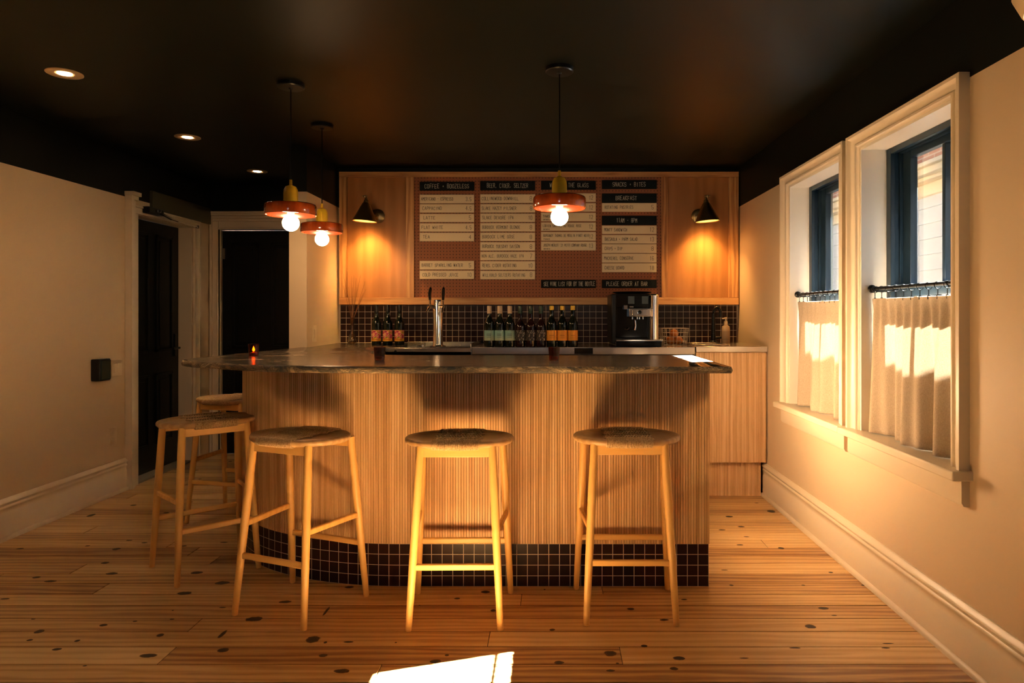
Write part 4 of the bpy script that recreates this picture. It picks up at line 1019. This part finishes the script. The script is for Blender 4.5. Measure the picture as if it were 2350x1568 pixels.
for kind, gm, cm, xs, D, lab in kinds:
    p0 = bottle(kind, gm, cm, h=.302 if kind == 'multi' else .292, lz=(.030,.114) if kind == 'multi' else (.045,.118), capz=.03 if kind == 'orange' else .055)
    for i, (x, _) in enumerate(xs):
        q = p0 if i == 0 else copy_tree(p0)
        X = (x-VX)/F*D; q.location = (X, D, 1.0592 if kind == 'multi' else 1.0602)
        q['label'] = ('left', 'middle', 'right')[i]+' one of three: '+lab; q['group'] = {'multi': 'floral label bottles on the stone slab', 'teal': 'teal label wine bottles', 'script': 'dark label wine bottles', 'orange': 'orange label wine bottles'}[kind]

# beer tower
bt = thing('beer_tower', (-.82, 5.0, 1.052), 'chrome beer tap tower with two black handled taps', 'beer tap')
mb = MB(); mb.lathe([(.0001,0),(.058,0),(.058,.008),(.038,.014),(.036,.02),(.036,.335),(.033,.345),(.0001,.348)], (-.82,5.0,1.0525), 36); obj('column', mb, CHROME, bt, world=True)
for sx in (-1, 1):
    fx = -.82+sx*.047
    mb = MB(); mb.tube([(-.82+sx*.02, 4.975, 1.345), (fx, 4.945, 1.345)], .013, 14); mb.tube([(fx, 4.95, 1.35), (fx-.004 if sx < 0 else fx, 4.915, 1.335), (fx-(.018 if sx < 0 else 0), 4.90, 1.305)], [.011,.009,.007], 12); mb.tube([(fx, 4.945, 1.35), (fx, 4.94, 1.40)], .006, 10)
    t = obj('tap', mb, CHROME, bt, world=True)
    mb = MB(); mb.tube([(fx, 4.94, 1.395), (fx+.002*sx, 4.935, 1.44), (fx+.005, 4.925, 1.475), (fx+.008, 4.915, 1.482)], [.009,.012,.011,.007], 14)
    h_ = obj('tap_handle', mb, BLACKG, t); h_.data.transform(Matrix.Translation(-Vector(bt.location)))
tr = thing('bar_mat', (-1.07, 4.95, 1.0305), 'black rubber bar mat beside the beer tower', 'mat')
mb = MB(); mb.box(-1.14, -.99, 4.87, 5.02, 1.0305, 1.05); obj('rubber_pad', mb, BLACKM, tr, world=True, bevel=.004)
mb = MB(); mb.bar((-1.03, 5.08, 1.073), (-.925, 5.05, 1.073), .03, .012); mb.lathe([(.0001,0),(.022,0),(.02,.05),(.0001,.05)], (-.95, 5.10, 1.031), 14); o = obj('steel_scoop', mb, CHROME, origin=(-.97, 5.08, 1.031)); tag(o, 'small steel scoop lying left of the beer tower', 'scoop')

# espresso machine
D = 4.92; k = D/F
def ex(px): return (px-VX)*k
def ez(py): return H-(py-VY)*k
em = thing('coffee_machine', (ex(1460), D+.2, 1.0602), 'black and chrome automatic coffee machine on the steel counter', 'coffee machine')
mb = MB(); mb.box(ex(1405), ex(1514), D+.06, D+.42, 1.075, ez(674)); obj('body', mb, BLACKM, em, world=True, bevel=.008)
mb = MB(); mb.box(ex(1414), ex(1489), D+.045, D+.06, ez(776), ez(677)); mb.box(ex(1414), ex(1489), D+.02, D+.046, ez(706), ez(677)); fp = obj('front_panel', mb, BLACKG, em, world=True, bevel=.004)
mb = MB(); mb.box(ex(1442), ex(1456.5), D+.016, D+.02, ez(697.5), ez(680)); mb.box(ex(1474), ex(1488), D+.016, D+.02, ez(697.5), ez(680)); obj('display', mb, mat('machine_display', (.10, .13, .15), .15), em, world=True)
mb = MB(); mb.box(ex(1443), ex(1490), D-.03, D+.045, ez(727), ez(708)); mb.box(ex(1450), ex(1485), D-.035, D-.03, ez(725), ez(710)); obj('spout_head', mb, CHROME, em, world=True, bevel=.004)
mb = MB(); mb.lathe([(.0001,0),(.014,0),(.014,.008),(.009,.010),(.0001,.010)], n=24, M=Matrix.Translation((ex(1466.5), D-.035, ez(717))) @ Matrix.Rotation(math.pi/2, 4, 'X')); obj('knob', mb, BLACKG, em, world=True)
mb = MB()
for px in (1451, 1462, 1467, 1475): mb.tube([(ex(px), D-.005, ez(726)), (ex(px), D-.008, ez(733))], .0045, 10)
mb.tube([(ex(1458), D+.01, ez(735)), (ex(1459), D+.0, ez(748)), (ex(1457), D-.005, ez(758))], .005, 10); obj('spout', mb, CHROME, em, world=True)
mb = MB(); mb.tube([(ex(1435), D+.02, ez(755)), (ex(1441), D, ez(757)), (ex(1444), D-.01, ez(752))], .003, 8); mb.tube([(ex(1444), D, ez(759)), (ex(1454), D, ez(759))], .003, 8); mb.box(ex(1432), ex(1440), D+.0, D+.03, ez(710), ez(701)); mb.box(ex(1445), ex(1454), D+.0, D+.03, ez(706), ez(703)); obj('steam_wand', mb, CHROME, em, world=True)
mb = MB(); mb.lathe([(.036,0),(.036,ez(677)-1.085),(.030,ez(677)-1.08),(.0001,ez(677)-1.08)], (ex(1503), D+.055, 1.083), 36); obj('side_column', mb, CHROME, em, world=True)
mb = MB(); mb.box(ex(1413), ex(1519), D-.05, D+.10, ez(783), ez(779)); obj('drip_tray', mb, CHROME, em, world=True, bevel=.002)
mb = MB(); mb.box(ex(1411), ex(1517), D-.04, D+.36, 1.0602, ez(783)); obj('base', mb, BLACKG, em, world=True, bevel=.006)
mb = MB(); cx = ex(1460)
mb.lathe([(.0001,0),(.10,0),(.15,.012),(.152,.018),(.10,.010),(.0001,.008)], (cx, D+.25, ez(674)+.001), 40); o = obj('bean_lid', mb, BLACKG, em, world=True); 

# wire basket with fruit
wb = thing('wire_basket', (1.0, 5.08, 1.06), 'pale wire basket on the steel counter right of the coffee machine', 'basket')
D = 5.02; k = D/F; bx0, bx1 = (1519-VX)*k, (1581-VX)*k; bz0, bz1 = 1.0612, H-(754-VY)*k
mb = MB(); ins = .014
for q in range(5):
    z = bz0+.002+(bz1-bz0-.002)*q/4; sh = ins*(1-q/4)
    mb.tube([(bx0+sh,D+sh,z),(bx1-sh,D+sh,z),(bx1-sh,D+.15-sh,z),(bx0+sh,D+.15-sh,z),(bx0+sh,D+sh,z)], .0016 if q < 4 else .0028, 6)
for q in range(8):
    t = q/7
    for dy, sg in ((0, 1), (.15, -1)):
        mb.tube([(bx0+(bx1-bx0)*t, D+dy, bz1), (bx0+ins+(bx1-bx0-2*ins)*t, D+dy+sg*ins, bz0)], .0015, 6)
for q in range(5):
    t = q/4
    for X, sg in ((bx0, 1), (bx1, -1)): mb.tube([(X, D+.15*t, bz1), (X+sg*ins, D+ins+(.15-2*ins)*t, bz0)], .0015, 6)
    mb.tube([(bx0+ins+(bx1-bx0-2*ins)*t, D+ins, bz0), (bx0+ins+(bx1-bx0-2*ins)*t, D+.15-ins, bz0)], .0015, 6)
obj('wire_frame', mb, mat('pale_wire', (.70, .58, .44), .4, .3), wb, world=True)
for i, (dx, dy, rr, dz) in enumerate(((.075, .07, .034, 0), (.135, .075, .033, 0), (.105, .085, .033, .052))):
    mb = MB(); pr = [(max(.0001, rr*math.sin(math.pi*q/10)), rr-rr*math.cos(math.pi*q/10)) for q in range(11)]
    mb.lathe(pr, n=20); o = obj('orange_fruit', mb, mat('orange_peel', (.55, .16, .02), .5, bump=.3, bscale=120), origin=None); o.location = (bx0+dx, D+dy, bz0+.003+dz)
    tag(o, 'orange fruit in the wire basket, '+('left at the bottom', 'right at the bottom', 'topmost')[i], 'fruit', 'oranges in the wire basket')

# faucet and soap
D = 5.33; k = D/F; fx = (1637-VX)*k
fc = thing('faucet', (fx, D, 1.0672), 'matte black gooseneck faucet over the corner sink', 'faucet')
mb = MB(); zt = H-(706-VY)*k; pts = [(fx, D, 1.067), (fx, D, 1.20), (fx, D, zt-.045)]
for q in range(1, 10): t = math.pi*q/9; pts.append((fx+.026-.026*math.cos(t), D-.02-.0*t, zt-.045+.045*math.sin(t)))
pts.append((fx+.052, D-.02, zt-.075)); mb.tube(pts, [.017, .015]+[.0115]*(len(pts)-2), 14); obj('spout', mb, BLACKM, fc, world=True)
mb = MB(); mb.lathe([(.0001,0),(.028,0),(.028,.012),(.019,.02),(.018,.075),(.0001,.078)], (fx, D, 1.067), 24); mb.tube([(fx+.01, D, 1.105), (fx+.075, D-.01, 1.112)], [.012, .008], 12); obj('base', mb, BLACKM, fc, world=True)
D = 5.29; k = D/F; sx = (1665.5-VX)*k
sp = thing('soap_dispenser', (sx, D, 1.0672), 'amber-cream soap pump bottle beside the faucet', 'soap bottle')
mb = MB(); mb.lathe([(.0001,0),(.029,0),(.031,.004),(.031,.115),(.028,.132),(.013,.142),(.012,.150),(.0001,.150)], (sx, D, 1.067), 28); obj('bottle_body', mb, mat('soap_cream', (.70, .50, .28), .3), sp, world=True)
mb = MB(); mb.lathe([(.0001,.148),(.014,.148),(.014,.168),(.006,.172),(.005,.19),(.010,.192),(.010,.200),(.0001,.202)], (sx, D, 1.067), 20); mb.tube([(sx, D, 1.262), (sx-.028, D-.006, 1.258)], .005, 8); obj('pump', mb, mat('soap_pump', (.72, .55, .36), .4), sp, world=True)
mb = MB(); mb.open_lathe([(.0315,.025),(.0315,.095)], (sx, D, 1.067), 28); obj('label', mb, mat('soap_label', (.55, .38, .22), .5), sp, world=True)

# reeds in a glass bulb vase
D = 5.31; vx = (808.5-VX)/F*D
vs = thing('reed_vase', (vx, D, 1.0592), 'small glass bulb vase of dried reeds at the slab left end', 'vase')
VG = mat('vase_glass', (.9, .8, .65), .05, Transmission_Weight=0) if False else glass('vase_glass', (.86, .74, .58), .25, .05)
mb = MB(); mb.lathe([(.0001,.001),(.022,0),(.034,.012),(.037,.03),(.030,.055),(.015,.085),(.011,.11),(.013,.16),(.016,.205),(.0145,.205),(.0115,.16),(.0095,.11),(.0135,.087),(.028,.054),(.034,.03),(.031,.013),(.0001,.006)], (vx, D, 1.0592), 28); obj('glass_body', mb, VG, vs, world=True)
rr_ = random.Random(2)
for i in range(16):
    a = rr_.uniform(-1, 1); tx = vx+.010+a*.085; ty = D+rr_.uniform(-.05, .05); tz = 1.60-abs(a-.2)*.03-rr_.uniform(0, .16)
    if i == 0: tx, tz = vx-.09, 1.63
    if i == 1: tx, tz = vx+.055, 1.60
    mb = MB(); mb.tube([(vx-a*.012, D, 1.09), (vx+a*.006, D, 1.25), ((vx+tx)/2+a*.004, (D+ty)/2, (1.25+tz)/2), (tx, ty, tz)], [.0014, .0014, .0013, .0008], 5)
    obj('reed', mb, mat('dry_reed', (.24, .10, .03), .7), vs, world=True)

# candles in amber glasses
AG = glass('amber_glass', (.55, .16, .03), .20, .08)
def candle(x, y_, D, lab, lit=False, s_=1.0):
    X = (x-VX)/F*D; r = thing('candle_holder', (X, D, 1.0592), lab, 'candle holder', 'amber glass candle holders on the slab')
    mb = MB(); mb.lathe([(.0001,.0),(.022,0),(.0245,.003),(.0295,.068),(.0275,.068),(.0225,.008),(.0001,.007)], n=32); o = obj('glass_cup', mb, AG, r)
    mb = MB(); mb.lathe([(.0001,.0085),(.021,.0085),(.0220,.020),(.0001,.021)], n=24); wx = obj('wax', mb, mat('wax', (.75, .5, .28), .5), r)
    mb = MB(); mb.tube([(0,0,.020),(.001,0,.028)], .0009, 6); obj('wick', mb, BLACKM, wx)
    if lit:
        mb = MB(); mb.lathe([(.0001,.024),(.006,.030),(.0065,.036),(.004,.046),(.0001,.055)], n=16); obj('flame', mb, emit('flame', (1, .45, .10), 45), r)
    return r
candle(582, 817, 3.85, 'lit amber glass candle holder near the left end of the slab', True)
candle(871, 828, 3.47, 'dark amber glass candle holder left of the slab middle')
candle(1271.5, 828, 3.47, 'bright amber glass candle holder right of the slab middle')

# ------------------------------------------------------------------ small wall fittings
rd = thing('wall_reader', (XL, 4.71, .84), 'black square box mounted on the left wall below the switches', 'control box')
mb = MB(); mb.box(XL, -3.066, 4.653, 4.768, .835, .985); obj('case', mb, BLACKM, rd, world=True, bevel=.006)
mb = MB(); mb.box(-3.066, -3.060, 4.662, 4.759, .845, .975); obj('face', mb, mat('reader_face', (.02, .03, .028), .2), rd, world=True)
PLATE = mat('switch_plate', (.70, .55, .38), .35)
def plate(name, label, cat, loc, w_, h_, axis, n, kind):
    t = thing(name, loc, label, cat); x, yy, z = loc; d = .006
    mb = MB(); mb.box(x, x+d, yy-w_/2, yy+w_/2, z-h_/2, z+h_/2); obj('cover_plate', mb, PLATE, t, world=True, bevel=.002)
    for i in range(n):
        c = yy+(i-(n-1)/2)*.046; mb = MB()
        if kind == 'switch': mb.box(x+d, x+d+.004, c-.016, c+.016, z-.033, z+.033); obj('rocker', mb, PLATE, t, world=True, bevel=.0015)
        else:
            for dz in (-.02, .02): mb.box(x+d, x+d+.003, c-.015, c+.015, z+dz-.014, z+dz+.014)
            s_ = obj('socket', mb, PLATE, t, world=True, bevel=.002)
    return t
plate('switch_plate', 'cream light switch plate with two rockers beside the black wall box', 'light switch', (XL, 4.93, .905), .115, .115, 'X', 2, 'switch')
plate('power_outlet', 'cream power outlet low on the left wall', 'outlet', (XL, 4.89, .42), .075, .12, 'X', 1, 'outlet')
plate('switch_plate', 'cream switch plate on the partition wall above the slab', 'light switch', (-1.72, 4.98, 1.15), .075, .12, 'X', 1, 'switch')
